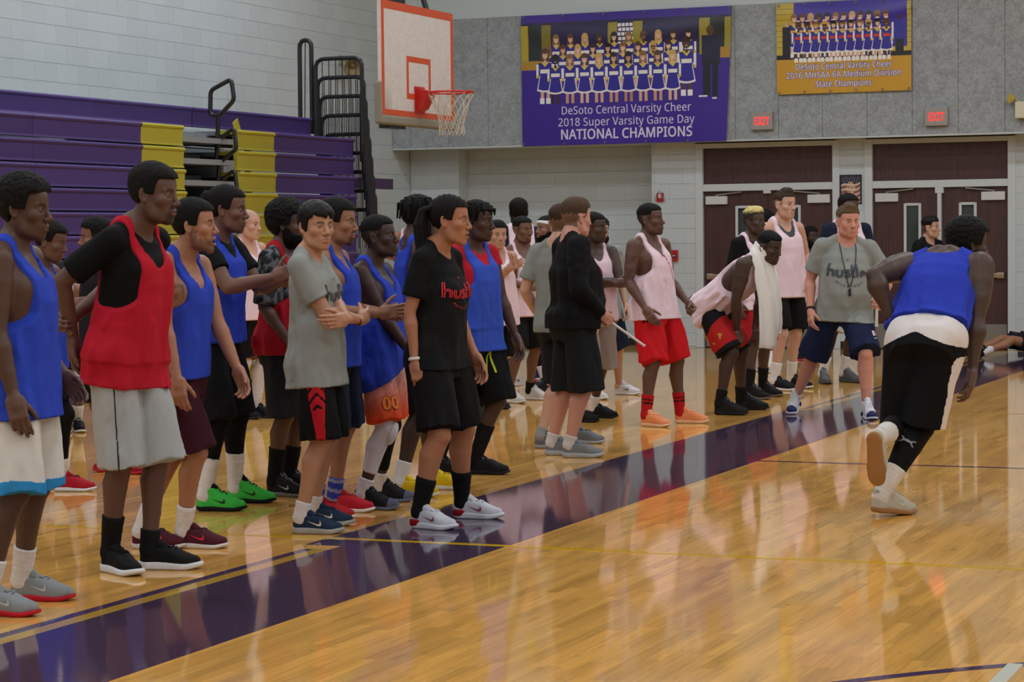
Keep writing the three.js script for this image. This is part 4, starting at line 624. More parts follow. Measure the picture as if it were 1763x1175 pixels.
  const core = (x, y, z) => { let d = lt(x, y, z); d = smin(d, Math.min(trap[0](x, y, z), trap[1](x, y, z)), 0.035); d = smin(d, Math.min(pec[0](x, y, z), pec[1](x, y, z)), 0.03); return smin(d, Math.min(glu[0](x, y, z), glu[1](x, y, z)), 0.03); };
  // --- head frame
  const hd = sp.head ?? {}, hyaw = ((hd.face ?? sp.face) - sp.face) * DEG, HS = sp.hs ?? 1.07, HC = fromT(0, 0.714 + (hd.up ?? 0), 0.024 + (hd.fwd ?? 0)); if (hd.at) HC.add(V(...hd.at));
  const HM = new THREE.Matrix4().makeRotationFromEuler(new THREE.Euler((hd.pitch ?? 0) * DEG, hyaw, (hd.roll ?? 0) * DEG, 'YXZ')).scale(V(HS, HS, HS * 0.94)).setPosition(HC), HI = HM.clone().invert();
  const neckTop = V(0, -0.07, -0.024).applyMatrix4(HM), neckBase = fromT(0, 0.5, -0.02), neckF = capsule(neckBase, neckTop, 0.066 * wB * (fem ? 0.86 : 1), 0.057 * (hd.neck ?? 1) * (fem ? 0.88 : 1));
  // --- arms
  const arms = ['L', 'R'].map((k, i) => {
    const s = i === 0 ? 1 : -1, a = sp.arms?.[k] ?? {}, sh = fromT(s * SH, 0.505 + (a.shrug ?? 0), -0.012 + (a.shz ?? 0)), w = a.w ? (a.abs ? V(...a.w) : fromT(a.w[0] * s, a.w[1], a.w[2])) : fromT(s * 0.255, -0.03, 0.05);
    const pole = a.pole ? V(a.pole[0] * s, a.pole[1], a.pole[2]) : V(s * 0.35, 0.0, -1); pole.applyMatrix4(new THREE.Matrix4().extractRotation(M));
    const { mid, end } = ik(sh, w, 0.295, 0.262, pole);
    return { sh, el: mid, wr: end, s, a };
  });
  const am = sp.arm ?? bk, armF = arms.map(({ sh, el, wr }) => {
    const m1 = sh.clone().lerp(el, 0.3), m2 = sh.clone().lerp(el, 0.62), f1 = el.clone().lerp(wr, 0.25), f2 = el.clone().lerp(wr, 0.65), fk = fem ? 0.82 : 1;
    return chain([sh, m1, m2, el, f1, f2, wr], [0.06 * am * fk, 0.057 * am * fk, 0.05 * am * fk, 0.039 * fk, 0.0435 * am * fk, 0.034 * fk, 0.0265]);
  });
  const legF = legs.map(({ hip, knee, ank }, i) => {
    const m = hip.clone().lerp(knee, 0.45), d = ank.clone().sub(knee), fw = V(0, 0, 1).addScaledVector(legs[i].foot.dir, 1).setY(0).normalize(), back = fw.clone().addScaledVector(d, -fw.dot(d) / d.lengthSq()).normalize().multiplyScalar(-1), c1 = knee.clone().addScaledVector(d, 0.28).addScaledVector(back, 0.018), c2 = knee.clone().addScaledVector(d, 0.62).addScaledVector(back, 0.006), lk = (sp.leg ?? 1) * (0.7 + 0.3 * bk);
    const kneeCap = ellipsoid(knee.x - back.x * 0.016, knee.y, knee.z - back.z * 0.016, 0.045 * lk, 0.055, 0.045 * lk);
    const c = chain([hip, m, knee, c1, c2, ank], [0.09 * lk, 0.078 * lk, 0.0525 * lk, 0.0565 * lk, 0.0415 * lk, 0.0325]);
    return (x, y, z) => smin(c(x, y, z), kneeCap(x, y, z), 0.012);
  });
  const torsoF = inT(core);
  const bodyF = (x, y, z) => { let d = torsoF(x, y, z); d = smin(d, neckF(x, y, z), 0.03); d = smin(d, smin(legF[0](x, y, z), legF[1](x, y, z), 0.012), 0.025); d = smin(d, armF[0](x, y, z), 0.02); return smin(d, armF[1](x, y, z), 0.02); };
  // --- bounds
  const pts = [fromT(0.3, 0, 0.22), fromT(-0.3, 0, -0.24), fromT(0, 0.62, 0), fromT(0.28, 0.5, 0.2), fromT(-0.28, 0.5, -0.2), ...legs.flatMap((l) => [l.knee, l.ank]), ...arms.flatMap((a) => [a.sh, a.el, a.wr])];
  const bound = (ps, m) => { const b = new THREE.Box3().setFromPoints(ps); return [[b.min.x - m, b.min.y - m, b.min.z - m], [b.max.x + m, b.max.y + m, b.max.z + m]]; };
  // --- body mesh
  const parts = [];
  { const [lo, hi] = bound(pts, 0.12); lo[1] = Math.max(lo[1], -0.02); parts.push(meshField(bodyF, lo, hi, cB, sp.skinFn ? sp.skinFn(skin, arms) : () => skin)); }
  const hme = HM.elements, F = headFields({ ...hd, neckField: (x, y, z) => (neckF(hme[0] * x + hme[4] * y + hme[8] * z + hme[12], hme[1] * x + hme[5] * y + hme[9] * z + hme[13], hme[2] * x + hme[6] * y + hme[10] * z + hme[14]) + 0.0012) / HS + 0.006 * sstep(-0.1, -0.17, y) }), hg = meshField(F.f, [-0.105, -0.175, -0.13], [0.105, 0.135, 0.14], cH, headColor(hd, skin, F)); hg.applyMatrix4(HM); parts.push(hg);
  for (const { el, wr, s, a } of arms) {
    if (a.hand === 'none') continue;
    const fore = wr.clone().sub(el).normalize(), Fd = a.fing ? V(a.fing[0] * s, a.fing[1], a.fing[2]).normalize().lerp(fore, 0.15).normalize() : fore.clone(); let N = a.palm ? V(a.palm[0] * s, a.palm[1], a.palm[2]) : V(-s, 0, -0.25); N.addScaledVector(Fd, -N.dot(Fd)).normalize();
    const X = Fd.clone().cross(N), base = handGeo(a.hand ?? 'relaxed', cHand), g = s > 0 ? flipX(base) : base.clone();
    g.applyMatrix4(new THREE.Matrix4().makeBasis(X, Fd, N).setPosition(wr.clone().addScaledVector(Fd, 0.012)));
    const palmC = mixC(skin, lin(0.4, 0.22, 0.17), 0.12); paint(g, () => palmC); parts.push(g);
    a._hand = { wr, Fd, N, X };
  }
  const body = mergeGeometries(parts); mesh('body', body, SKIN_MAT, grp);
  // --- hair
  if (hd.hair && hd.hair !== 'bald') {
    const hf = hairField(hd.hair, F), [lo, hi] = hd.hair === 'ponytail' ? [[-0.15, -0.32, -0.24], [0.15, 0.17, 0.12]] : [[-0.14, -0.13, -0.18], [0.14, 0.2, 0.15]];
    const hc = C3(hd.hairColor ?? 0x0d0b0a), g = meshField(hf, lo, hi, far ? 0.0085 : 0.0062, hd.tips ? (x, y, z) => mixC(hc, C3(hd.tips), sstep(0.07, 0.1, y + 0.012 * noise3(x * 90, y * 90, z * 90))) : null); g.applyMatrix4(HM);
    mesh('hair', g, hd.tips ? phys(0xffffff, 0.8, { vertexColors: true }) : phys(hc, hd.gloss ?? 0.75, { specularIntensity: 0.4 }), grp);
  }
  if (hd.beardMesh) { const jawF = (x, y, z) => { const d = F.f(x, y, z) - hd.beardMesh * sstep(-0.02, -0.075, y); let c = smax(d, y - (z > 0.06 && Math.abs(x) < 0.034 ? (-0.083 - (hd.mouth ?? 0)) : lerp(hd.beardTop ?? -0.02, -0.06, sstep(0.02, 0.06, z))), 0.005); c = smax(c, -0.012 - z + 0.3 * Math.max(0, -0.07 - y), 0.005); c = smax(c, -0.132 - hd.beardMesh - y - 0.0, 0.008); return c + 0.0022 * noise3(x * 170, y * 170, z * 170); }; const g = meshField(jawF, [-0.1, -0.19, -0.05], [0.1, 0.02, 0.15], far ? 0.0075 : 0.0055); g.applyMatrix4(HM); mesh('beard', g, phys(C3(hd.beardColor ?? hd.hairColor ?? 0x0d0b0a), 0.85, { specularIntensity: 0.3 }), grp); }
  if (hd.band) { const f = (x, y, z) => { const d = F.skull(x, y, z) - 0.009 - (hd.bandOut ?? 0), t = Math.abs(y - 0.052 - 0.22 * (z)) - 0.02; return smax(smax(d, t, 0.006), -d - 0.016, 0.004); }; const g = meshField(f, [-0.12, -0.05, -0.15], [0.12, 0.14, 0.15], 0.005); g.applyMatrix4(HM); mesh('headband', g, fabric(hd.band), grp); }
  // --- clothing
  const foldAmt = (k) => (x, y, z) => k * (0.014 * noise3(x * 14 + 3 + sp.H * 50, y * 2.4, z * 14) + 0.008 * noise3(x * 24, y * 8 + x * 6, z * 24 + 5) + 0.0016 * noise3(x * 60, y * 30, z * 60));
  const topBound = (extra = []) => bound([fromT(0.26, -0.3, 0.25), fromT(-0.26, -0.3, -0.25), fromT(0.26, 0.62, 0.2), fromT(-0.26, 0.62, -0.2), fromT(0.26, -0.3, -0.25), fromT(-0.26, 0.62, 0.2), ...extra], extra.length ? 0.115 : 0.06);
  const fields = {};
  const addGarment = (name, f, b, g, col, rough) => { const geo = meshField(f, b[0], b[1], g.cell ?? cG, col); const m = mesh(name, geo, fabric(g.color, rough ?? g.rough ?? 0.8, !!col), grp); if (g.partLabel) m.userData.label = g.partLabel; return m; };
  let teeTrunk = null;
  function vestField(g) {
    g.overTee = true;
    const e = g.ease ?? 0.02, hem = g.hem ?? -0.14, fl = g.flare ?? 0.02, tuck = g.tuck ?? 0;
    const vk = keys.filter((k) => k[0] > 0.1).map(([y, a, b, c]) => [y, (y < 0.4 ? Math.max(a, keys[5][1]) : a) + e * (y > 0.45 ? 0.25 : y > 0.4 ? 0.5 : 1), (y < 0.4 ? Math.max(b, keys[5][2] * 0.93) : b) + e * (y > 0.45 ? 0.25 : y > 0.4 ? 0.4 : 1), c + 0.004]);
    const low = vk[0]; const bellyOut = Math.max(0, belly) * 0.2, free = g.tuck || !shortsF, wa = Math.max(low[1], free ? 0 : keys[1][1] + 0.034), wb = Math.max(low[2], free ? 0 : keys[1][2] + 0.033), ramp = vk.forEach((k) => { if (k[0] < 0.4 && !free) { k[1] = Math.max(k[1], wa + fl * 0.5 - 0.07 * k[0]); k[2] = Math.max(k[2], wb + fl * 0.4 - 0.07 * k[0]); } }), all = [[Math.min(hem, 0.0) - 0.03, wa + fl + bellyOut, wb + fl * 0.9, -0.006], [Math.min(hem + 0.1, 0.08), wa + fl * 0.6 + bellyOut, wb + fl * 0.5, -0.005], ...vk];
    const L = loft(all), fold = foldAmt(g.fold ?? 1), ah = g.arm ?? 0.3, strap = g.strap ?? 0.118, nf = g.neck ?? 0.43, nb = g.neckBack ?? 0.515, nw = g.nw ?? 0.078, off = g.off ?? 0.01;
    return (lx, ly, lz) => {
      const x = qx(lx, ly, lz), y = qy(lx, ly, lz), z = qz(lx, ly, lz); let inner = core(x, y, z) - off; if (g.overTee && teeTrunk) inner = Math.min(inner, teeTrunk(x, y, z, lx, ly, lz) - 0.006); if (shortsF && y < 0.3 && !g.tuck) inner = smin(inner, shortsF(lx, ly, lz) - 0.009, 0.04); let d = smin(L(x, y, z), inner, 0.035); if (d > 0.06) return d - 0.012;
      d += fold(x, y, z) * sstep(0.5, 0.15, y) - 0.004 * sstep(0.3, 0, y); d = smin(d, inner + 0.003, 0.008);
      const ax = Math.abs(x);
      if (y > ah - 0.06) { const xc = lerp(0.26, strap, Math.sqrt(clamp((y - ah + 0.03) / 0.1, 0, 1))); d = smax(d, (ax - xc) * 0.9, 0.006); }
      const yN = z > 0.0 ? nf + (g.vneck ? ax / nw * 0.11 : (ax / nw) ** 2 * 0.1) : nb + (ax / nw) ** 2 * 0.03; d = smax(d, Math.min(y - yN, nw - ax), 0.005);
      return smax(d, hem + (g.hemTilt ?? 0) * z + (g.hemSide ?? 0) * x - y, 0.006);
    };
  }
  function teeField(g) {
    const e = g.ease ?? 0.014, hem = g.hem ?? -0.1, fl = g.flare ?? 0.012, off = g.off ?? 0.007;
    const vk = keys.filter((k) => k[0] > 0.1).map(([y, a, b, c]) => [y, (g.fit || y > 0.4 ? a : Math.max(a, keys[5][1] * 0.96)) + e * (y > 0.45 ? 0.2 : y > 0.4 ? 0.5 : 1), (g.fit || y > 0.4 ? b : Math.max(b, keys[5][2] * 0.93)) + e * (y > 0.45 ? 0.2 : y > 0.4 ? 0.4 : 1), c + 0.003]), low = vk[0].slice();
    if (!g.fit) vk.forEach((k) => { if (k[0] < 0.4) { k[1] = Math.max(k[1], keys[2][1] + 0.032 + fl * 0.5 - 0.05 * k[0]); k[2] = Math.max(k[2], keys[2][2] + 0.032 + fl * 0.4 - 0.05 * k[0]); } });
    const L = loft([[Math.min(hem, 0) - 0.03, Math.max(low[1], keys[1][1] + 0.03) + fl, Math.max(low[2], keys[1][2] + 0.03) + fl, -0.005], [Math.min(hem + 0.1, 0.08), Math.max(low[1], keys[2][1] + 0.032) + fl * 0.5, Math.max(low[2], keys[2][2] + 0.032) + fl * 0.4, -0.004], ...vk]), fold = foldAmt(g.fold ?? 0.8), nw = g.nw ?? 0.064, ny = g.neckY ?? 0.505;
    const trunk = (x, y, z, lx, ly, lz) => { let inner = core(x, y, z) - off; if (shortsF && y < 0.3 && !g.tuck) inner = smin(inner, shortsF(lx, ly, lz) - 0.007, 0.04); let d = smin(L(x, y, z), inner, 0.02); if (d > 0.06) return d - 0.012; d += fold(x, y, z) * sstep(0.5, 0.2, y); d = smin(d, inner + 0.002, 0.008); return smax(d, hem - y, 0.006); };
    teeTrunk = trunk;
    const sl = arms.map(({ sh, el, wr }, i) => {
      if (g.long) { const m1 = sh.clone().lerp(el, 0.4), f1 = el.clone().lerp(wr, 0.3), q = chain([sh, m1, el, f1, wr], [0.074 * am, 0.072 * am, 0.068, 0.06, 0.04]); const ax = wr.clone().sub(el).normalize(); return (x, y, z) => smax(Math.min(q(x, y, z) + 0.006 * noise3(x * 26, y * 26, z * 26), armF[i](x, y, z) - 0.012), (x - wr.x) * ax.x + (y - wr.y) * ax.y + (z - wr.z) * ax.z - 0.005, 0.006); }
      const t = g.sleeve ?? 0.6, ax = el.clone().sub(sh), Ln = ax.length(); ax.normalize(); const r = g.tight ? 0.006 : 0.015, q = capsule(sh, el, (0.06 + r * 0.55) * am * (fem ? 0.86 : 1), (0.05 + r * 1.6) * am * (fem ? 0.86 : 1)); return (x, y, z) => { const u = (x - sh.x) * ax.x + (y - sh.y) * ax.y + (z - sh.z) * ax.z; return smax(Math.min(q(x, y, z) + 0.004 * noise3(x * 22, y * 22, z * 22), armF[i](x, y, z) - 0.007), u - Ln * t, 0.006); };
    });
    return (x, y, z) => { const X = qx(x, y, z), Y = qy(x, y, z), Z = qz(x, y, z); let d = trunk(X, Y, Z, x, y, z); d = smin(d, sl[0](x, y, z), 0.022); d = smin(d, sl[1](x, y, z), 0.022); const ax = Math.abs(X), yN = (Z > 0 ? ny : ny + 0.035) + (ax / nw) ** 2 * 0.035; return smax(d, Math.min(Y - yN, nw + 0.012 - ax), 0.005); };
  }
  const legAxis = legs.map(({ hip, knee }) => ({ hip, dir: knee.clone().sub(hip).normalize(), len: knee.distanceTo(hip) }));
  function shortsField(g) {
    const e = g.ease ?? 0.014, T = g.t ?? 0.95, r0 = (g.r0 ?? 0.1), r1 = (g.r1 ?? 0.112) * 0.94, L = loft(keys.filter((k) => k[0] < 0.14).map(([y, a, b, c]) => [y - (y < -0.09 ? 0.03 : 0), a + e + (y < 0 ? 0.006 : 0), b + e + (y < 0 ? 0.01 : 0), c])), fold = foldAmt(g.fold ?? 1);
    const cone = legAxis.map(({ hip, dir, len }, i) => { const s = i === 0 ? 1 : -1, top = hip.clone().add(V(s * 0.004, 0.02, 0)), end = hip.clone().addScaledVector(dir, len * T + 0.15).add(V(s * 0.006, 0, 0)), q = capsule(top, end, r0, r1 + (r1 - r0) * 0.25), TT = g.tt?.[i] ?? T; return (x, y, z) => { const u = (x - hip.x) * dir.x + (y - hip.y) * dir.y + (z - hip.z) * dir.z; return smax(q(x, y, z), u - len * TT, 0.005); }; });
    return (x, y, z) => { const X = qx(x, y, z), Y = qy(x, y, z), Z = qz(x, y, z); let d = L(X, Y, Z); d = smax(d, Y - (g.waist ?? 0.11), 0.004); const glut = Math.min(glu[0](X, Y, Z), glu[1](X, Y, Z)) - 0.014; d = smin(d, glut, 0.02); d = smin(d, smin(cone[0](x, y, z), cone[1](x, y, z), 0.005), 0.03); return d + fold(x, y, z) * 0.9; };
  }
  const legParam = (x, y, z) => { let best = null; for (let i = 0; i < 2; i++) { const a = legAxis[i], h = a.hip, px = x - h.x, py = y - h.y, pz = z - h.z, w = px * a.dir.x + py * a.dir.y + pz * a.dir.z, rx = px - a.dir.x * w, ry = py - a.dir.y * w, rz = pz - a.dir.z * w, d = Math.hypot(rx, ry, rz); if (!best || d < best.d) best = { d, t: w / a.len, leg: i, out: rx * (i === 0 ? 1 : -1) / (d || 1), fwd: rz / (d || 1) }; } best.y = qy(x, y, z); best.qx = qx(x, y, z); best.qz = qz(x, y, z); best.x = x; best.yy = y; best.z = z; return best; };
  const sg0 = (sp.wear ?? []).find((g) => g.type === 'shorts'), shortsF = sg0 ? shortsField(sg0) : null;
  for (const g of sp.wear ?? []) {
    if (g.type === 'vest') { const f = vestField(g); fields[g.name ?? 'vest'] = f; const col = g.colorFn ? (x, y, z) => g.colorFn(qx(x, y, z), qy(x, y, z), qz(x, y, z)) : null; addGarment(g.name ?? 'vest', f, topBound(), g, col); }
    if (g.type === 'tee') { const f = teeField(g); fields[g.name ?? 'shirt'] = f; const ex = arms.flatMap((a) => [a.sh, g.long ? a.wr : a.el, a.el]); const col = g.colorFn ? (x, y, z) => g.colorFn(qx(x, y, z), qy(x, y, z), qz(x, y, z), x, y, z) : null; addGarment(g.name ?? 'shirt', f, topBound(ex), g, col); }
    if (g.type === 'shorts') { const f = shortsF; fields.shorts = f; const [lo, hi] = bound([...legs.flatMap((l) => [l.hip, l.knee]), fromT(0.2, 0.12, 0.2), fromT(-0.2, 0.12, -0.22), ...legs.map((l, i) => l.hip.clone().addScaledVector(legAxis[i].dir, legAxis[i].len * 1.2))], 0.16); addGarment(g.name ?? 'shorts', f, [lo, hi], g, g.colorFn ? (x, y, z) => C3(g.colorFn(legParam(x, y, z))) : null); }
    if (g.type === 'tights') legs.forEach(({ hip, knee, ank }, i) => { if (g.only !== undefined && g.only !== i) return; const c0 = g.color, gr = g.grow ?? 0.005, t0 = g.top ?? 0, t1 = g.bot ?? 0.9, a = ank.clone().sub(knee), al = a.length(); a.normalize(); const ad = legAxis[i]; const f = (x, y, z) => { let d = legF[i](x, y, z) - gr; const u = (x - knee.x) * a.x + (y - knee.y) * a.y + (z - knee.z) * a.z; const th = (x - hip.x) * ad.dir.x + (y - hip.y) * ad.dir.y + (z - hip.z) * ad.dir.z; d = smax(d, u - al * t1, 0.004); return smax(d, ad.len * t0 - th, 0.004); }; const [lo, hi] = bound([hip, knee, ank], 0.13); fields['leg' + i] = f; addGarment(g.name ?? 'tights', f, [lo, hi], g, null); });
    if (g.type === 'sock') legs.forEach(({ knee, ank }, i) => { const ad = ank.clone().sub(knee), al = ad.length(); ad.normalize(); const t0 = 1 - (g.h ?? 0.16) / al * (Array.isArray(g.hh) ? g.hh[i] : 1), low = legs[i].foot.heel.clone().add(V(0, 0.06, 0.055).applyMatrix4(legs[i].foot.R)), ext = capsule(ank, low, 0.029, 0.026); const f = (x, y, z) => { const u = (x - knee.x) * ad.x + (y - knee.y) * ad.y + (z - knee.z) * ad.z; let d = smin(legF[i](x, y, z), ext(x, y, z), 0.02) - 0.0085; d += 0.0005 * Math.sin(u * 300) + 0.0012 * noise3(x * 40, y * 60, z * 40); return smax(d, al * t0 - u, 0.003); }; const top = knee.clone().addScaledVector(ad, al * t0), [lo, hi] = bound([top, ank, low], 0.075); addGarment('sock', f, [lo, hi], { ...g, cell: far ? 0.012 : 0.0085 }, g.colorFn ? (x, y, z) => C3(g.colorFn(((x - top.x) * ad.x + (y - top.y) * ad.y + (z - top.z) * ad.z))) : null); });
    if (g.type === 'shoes') feet.forEach((ft, i) => {
      const sg = shoeGeo(g.kind ?? 'low', cS), o = sub('shoe', grp); o.applyMatrix4(ft.R.clone().setPosition(ft.heel)); if (i === 1) o.scale.x *= 1; 
      mesh('upper', sg.upper, fabric(g.color, g.rough ?? 0.6), o); mesh('sole', sg.sole, fabric(g.sole ?? 0xd8d8d8, 0.55), o); mesh('tongue', sg.tongue, fabric(g.tongue ?? g.color, 0.75), o); mesh('laces', sg.laces, fabric(g.lace ?? C3(g.color).lerp(C3(0xffffff), 0.22).getHex(), 0.8), o);
      if (g.mark) for (const mk of sg.mark) mesh('swoosh', mk, std(g.mark, 0.5, { side: THREE.DoubleSide }), o); if (g.toe) mesh('toe_cap', sg.toecap, fabric(g.toe, 0.55), o);
      if (g.heelc) { mesh('heel_counter', heelGeo(g.kind ?? 'low', cS), fabric(g.heelc, 0.35), o); }
    });
    if (g.type === 'panel') { const f0 = fields[g.on], f = (x, y, z) => { const d = f0(x, y, z) - (g.lift ?? 0.0028); if (d > 0.03) return d; return smax(d, g.region(legParam(x, y, z)), 0.002); }; const [lo, hi] = g.on === 'shorts' ? bound([...legs.flatMap((l) => [l.hip, l.knee]), fromT(0.2, 0.12, 0.2), fromT(-0.2, 0.12, -0.22), ...legs.map((l, i) => l.hip.clone().addScaledVector(legAxis[i].dir, legAxis[i].len * 1.2))], 0.16) : topBound(); addGarment(g.name ?? 'panel', f, [lo, hi], { ...g, cell: g.cell ?? 0.0095 }, null); }
    if (g.type === 'print') printOn(grp, fields[g.on], fromT, M, g);
    if (g.type === 'wristband') { const a = arms[g.arm], dir = a.wr.clone().sub(a.el).normalize(), c = a.wr.clone().addScaledVector(dir, -0.012), t = new THREE.TorusGeometry(0.0305, g.r ?? 0.006, 8, 24); t.scale(1, 1, 1.4); t.applyQuaternion(new THREE.Quaternion().setFromUnitVectors(V(0, 0, 1), dir)); t.translate(c.x, c.y, c.z); mesh('wristband', t, fabric(g.color, 0.5), grp); }
    if (g.type === 'kneepad') { const { knee, ank } = legs[g.leg], d = ank.clone().sub(knee).normalize(), fw = legs[g.leg].foot.dir.clone().addScaledVector(d, -legs[g.leg].foot.dir.dot(d)).normalize(), e0 = ellipsoid(0, 0, 0, 0.05, 0.075, 0.03); const c = knee.clone().addScaledVector(fw, 0.05).addScaledVector(d, 0.01), Xv = d.clone().cross(fw); const f = (x, y, z) => { const p = V(x - c.x, y - c.y, z - c.z); return e0(p.dot(Xv), p.dot(d), p.dot(fw)) + 0.002 * Math.max(0, Math.sin(p.dot(Xv) * 380) * Math.sin(p.dot(d) * 330)); }; const [lo, hi] = bound([c], 0.1); addGarment('knee_pad', f, [lo, hi], { color: g.color, cell: 0.006 }, null); }
  }
  return { grp, S, fromT, M, arms, legs, HM, HC, fields, hipC, toWorld: (v) => v.clone().applyMatrix4((grp.updateMatrixWorld(true), grp.matrixWorld)) };
}
const heelCache = new Map();
function heelGeo(kind, cell) { const k = kind + cell; if (heelCache.has(k)) return heelCache.get(k); const g = meshField((x, y, z) => { const d = Math.hypot(x, (z - 0.045)) - 0.046; return smax(smax(d, Math.abs(y - 0.032) - 0.02, 0.012), z - 0.1 - 0.4 * (0.05 - y), 0.01); }, [-0.07, -0.01, -0.03], [0.07, 0.08, 0.14], cell); heelCache.set(k, g); return g; }
// print on cloth: a patch laid on the garment's own surface, wrapped round the trunk (or round a point given as axis)
function printOn(grp, f, fromT, M, g) {
  const nx = g.nx ?? 26, ny = g.ny ?? 16, geo = new THREE.PlaneGeometry(1, 1, nx, ny), p = geo.attributes.position, rot = new THREE.Matrix4().extractRotation(M), back = g.back ? Math.PI : 0, R = g.R ?? 0.155, cx = g.axis?.[0] ?? 0, cz = g.axis?.[1] ?? 0;
  for (let i = 0; i < p.count; i++) {
    const a = (g.at[0] + p.getX(i) * g.w) / R + back + (g.turn ?? 0), y = g.at[1] + p.getY(i) * g.h, o = fromT(cx + Math.sin(a) * 0.42, y, cz + Math.cos(a) * 0.42), d = V(-Math.sin(a), 0, -Math.cos(a)).applyMatrix4(rot); let t = 0;
    for (let k = 0; k < 70; k++) { const q = f(o.x + d.x * t, o.y + d.y * t, o.z + d.z * t); if (q < 0.0006) break; t += q * 0.7; if (t > 0.5) break; }
    t -= 0.004; p.setXYZ(i, o.x + d.x * t, o.y + d.y * t, o.z + d.z * t);
  }
  geo.computeVertexNormals();
  mesh(g.name ?? 'print', geo, std(0xffffff, 0.75, { map: g.tex, alphaTest: 0.5, side: THREE.DoubleSide }), grp);
}
// ---------------------------------------------------------------- the people
const BLUE = 0x2e46ba, REDV = 0xb41a2e, PINK = 0xe4ccd6, GREYT = 0x8e928e, BLACK = 0x0e0e10, NAVY = 0x1a2238, WHITE = 0xdedede;
function textTex(w, h, draw) { return canvasTexture(w, h, (c) => { c.clearRect(0, 0, w, h); draw(c, w, h); }); }
const swooshPath = (c, x, y, s) => { c.beginPath(); c.moveTo(x, y); c.bezierCurveTo(x - s * 0.18, y + s * 0.22, x - s * 0.12, y + s * 0.38, x + s * 0.12, y + s * 0.32); c.lineTo(x + s * 0.8, y + s * 0.04); c.lineTo(x + s * 0.16, y + s * 0.22); c.bezierCurveTo(x, y + s * 0.24, x - s * 0.04, y + s * 0.16, x, y); c.fill(); };
const hustle = (col) => textTex(512, 384, (c, w, h) => {   // geometric lower-case lettering drawn with a double line
  c.fillStyle = col; swooshPath(c, 228, 26, 72); c.lineCap = 'butt'; c.lineJoin = 'round';
  const letters = () => { const P = new Path2D(); let x = 30; const b = 235;
    P.moveTo(x, b - 150); P.lineTo(x, b); P.moveTo(x, b - 40); P.arc(x + 28, b - 46, 28, Math.PI, 0); P.lineTo(x + 56, b); x += 90;
    P.moveTo(x, b - 76); P.lineTo(x, b - 28); P.arc(x + 28, b - 28, 28, Math.PI, 0, true); P.lineTo(x + 56, b - 76); x += 84;
    P.moveTo(x + 50, b - 70); P.lineTo(x + 22, b - 70); P.arc(x + 22, b - 54, 16, -Math.PI / 2, Math.PI / 2, true); P.lineTo(x + 32, b - 38); P.arc(x + 32, b - 20, 18, -Math.PI / 2, Math.PI / 2); P.lineTo(x - 4, b - 2); x += 82;
    P.moveTo(x, b - 140); P.lineTo(x, b - 24); P.arc(x + 22, b - 24, 22, Math.PI, Math.PI / 2, true); P.lineTo(x + 34, b - 2); P.moveTo(x - 22, b - 82); P.lineTo(x + 34, b - 82); x += 56;
    P.moveTo(x, b - 150); P.lineTo(x, b); x += 38;
    P.moveTo(x + 4, b - 36); P.lineTo(x + 60, b - 36); P.arc(x + 32, b - 36, 30, 0, Math.PI * 0.62 - Math.PI * 2 + Math.PI * 0.0, true); return P; };
  c.strokeStyle = col; c.lineWidth = 27; c.stroke(letters()); c.globalCompositeOperation = 'destination-out'; c.lineWidth = 6; c.stroke(letters()); c.globalCompositeOperation = 'source-over';
  c.fillStyle = col; for (let i = 0; i < 10; i++) { const a = Math.PI * (0.12 + 0.76 * i / 9); c.save(); c.translate(256 + 150 * Math.cos(a), 262 + 92 * Math.sin(a)); c.rotate(a - Math.PI / 2); c.font = 'bold 30px sans-serif'; c.textAlign = 'center'; c.fillText('BASKETBALL'[9 - i], 0, 0); c.restore(); }
});
const numberTex = (t, col, line) => textTex(256, 256, (c) => { c.font = '900 190px sans-serif'; c.textAlign = 'center'; c.lineWidth = 14; c.strokeStyle = line; c.fillStyle = col; c.strokeText(t, 128, 195, 200); c.fillText(t, 128, 195, 200); });

// --- 1: far left, blue vest, white shorts with blue hem
person({ label: 'man at the far left in blue vest and white shorts with light blue hem', H: 1.801, pos: [-5.495, -8.016], face: 82, skin: '#553c30', bulk: 1.02, lean: 0, head: { face: 80, hair: 'full', beard: 0.35, goatee: true, pitch: 4, lips: 1.15, nose: 1.2, fwd: 0.012 },
  feet: [[-5.548, -8.223, 84], [-5.461, -7.843, 76]], arms: { R: { w: [0.24, -0.04, 0.06] }, L: { w: [0.2, 0.02, 0.12] } },
  wear: [{ type: 'shorts', color: 0xd6d2ca, t: 1.0, r1: 0.13 }, { type: 'panel', name: 'hem_trim', on: 'shorts', color: 0x2f86bd, region: (i) => (0.89 + 0.07 * i.fwd * i.fwd - 0.05 * i.fwd - i.t) * 0.4 }, { type: 'vest', color: BLUE, hem: -0.15, arm: 0.22, ease: 0.026, neck: 0.42 }, { type: 'sock', color: 0xd8d4d4, h: 0.15 }, { type: 'shoes', kind: 'low', color: 0x878d90, sole: 0xb81c2c, mark: 0xb3b7b8, lace: 0x8b9194 }] });
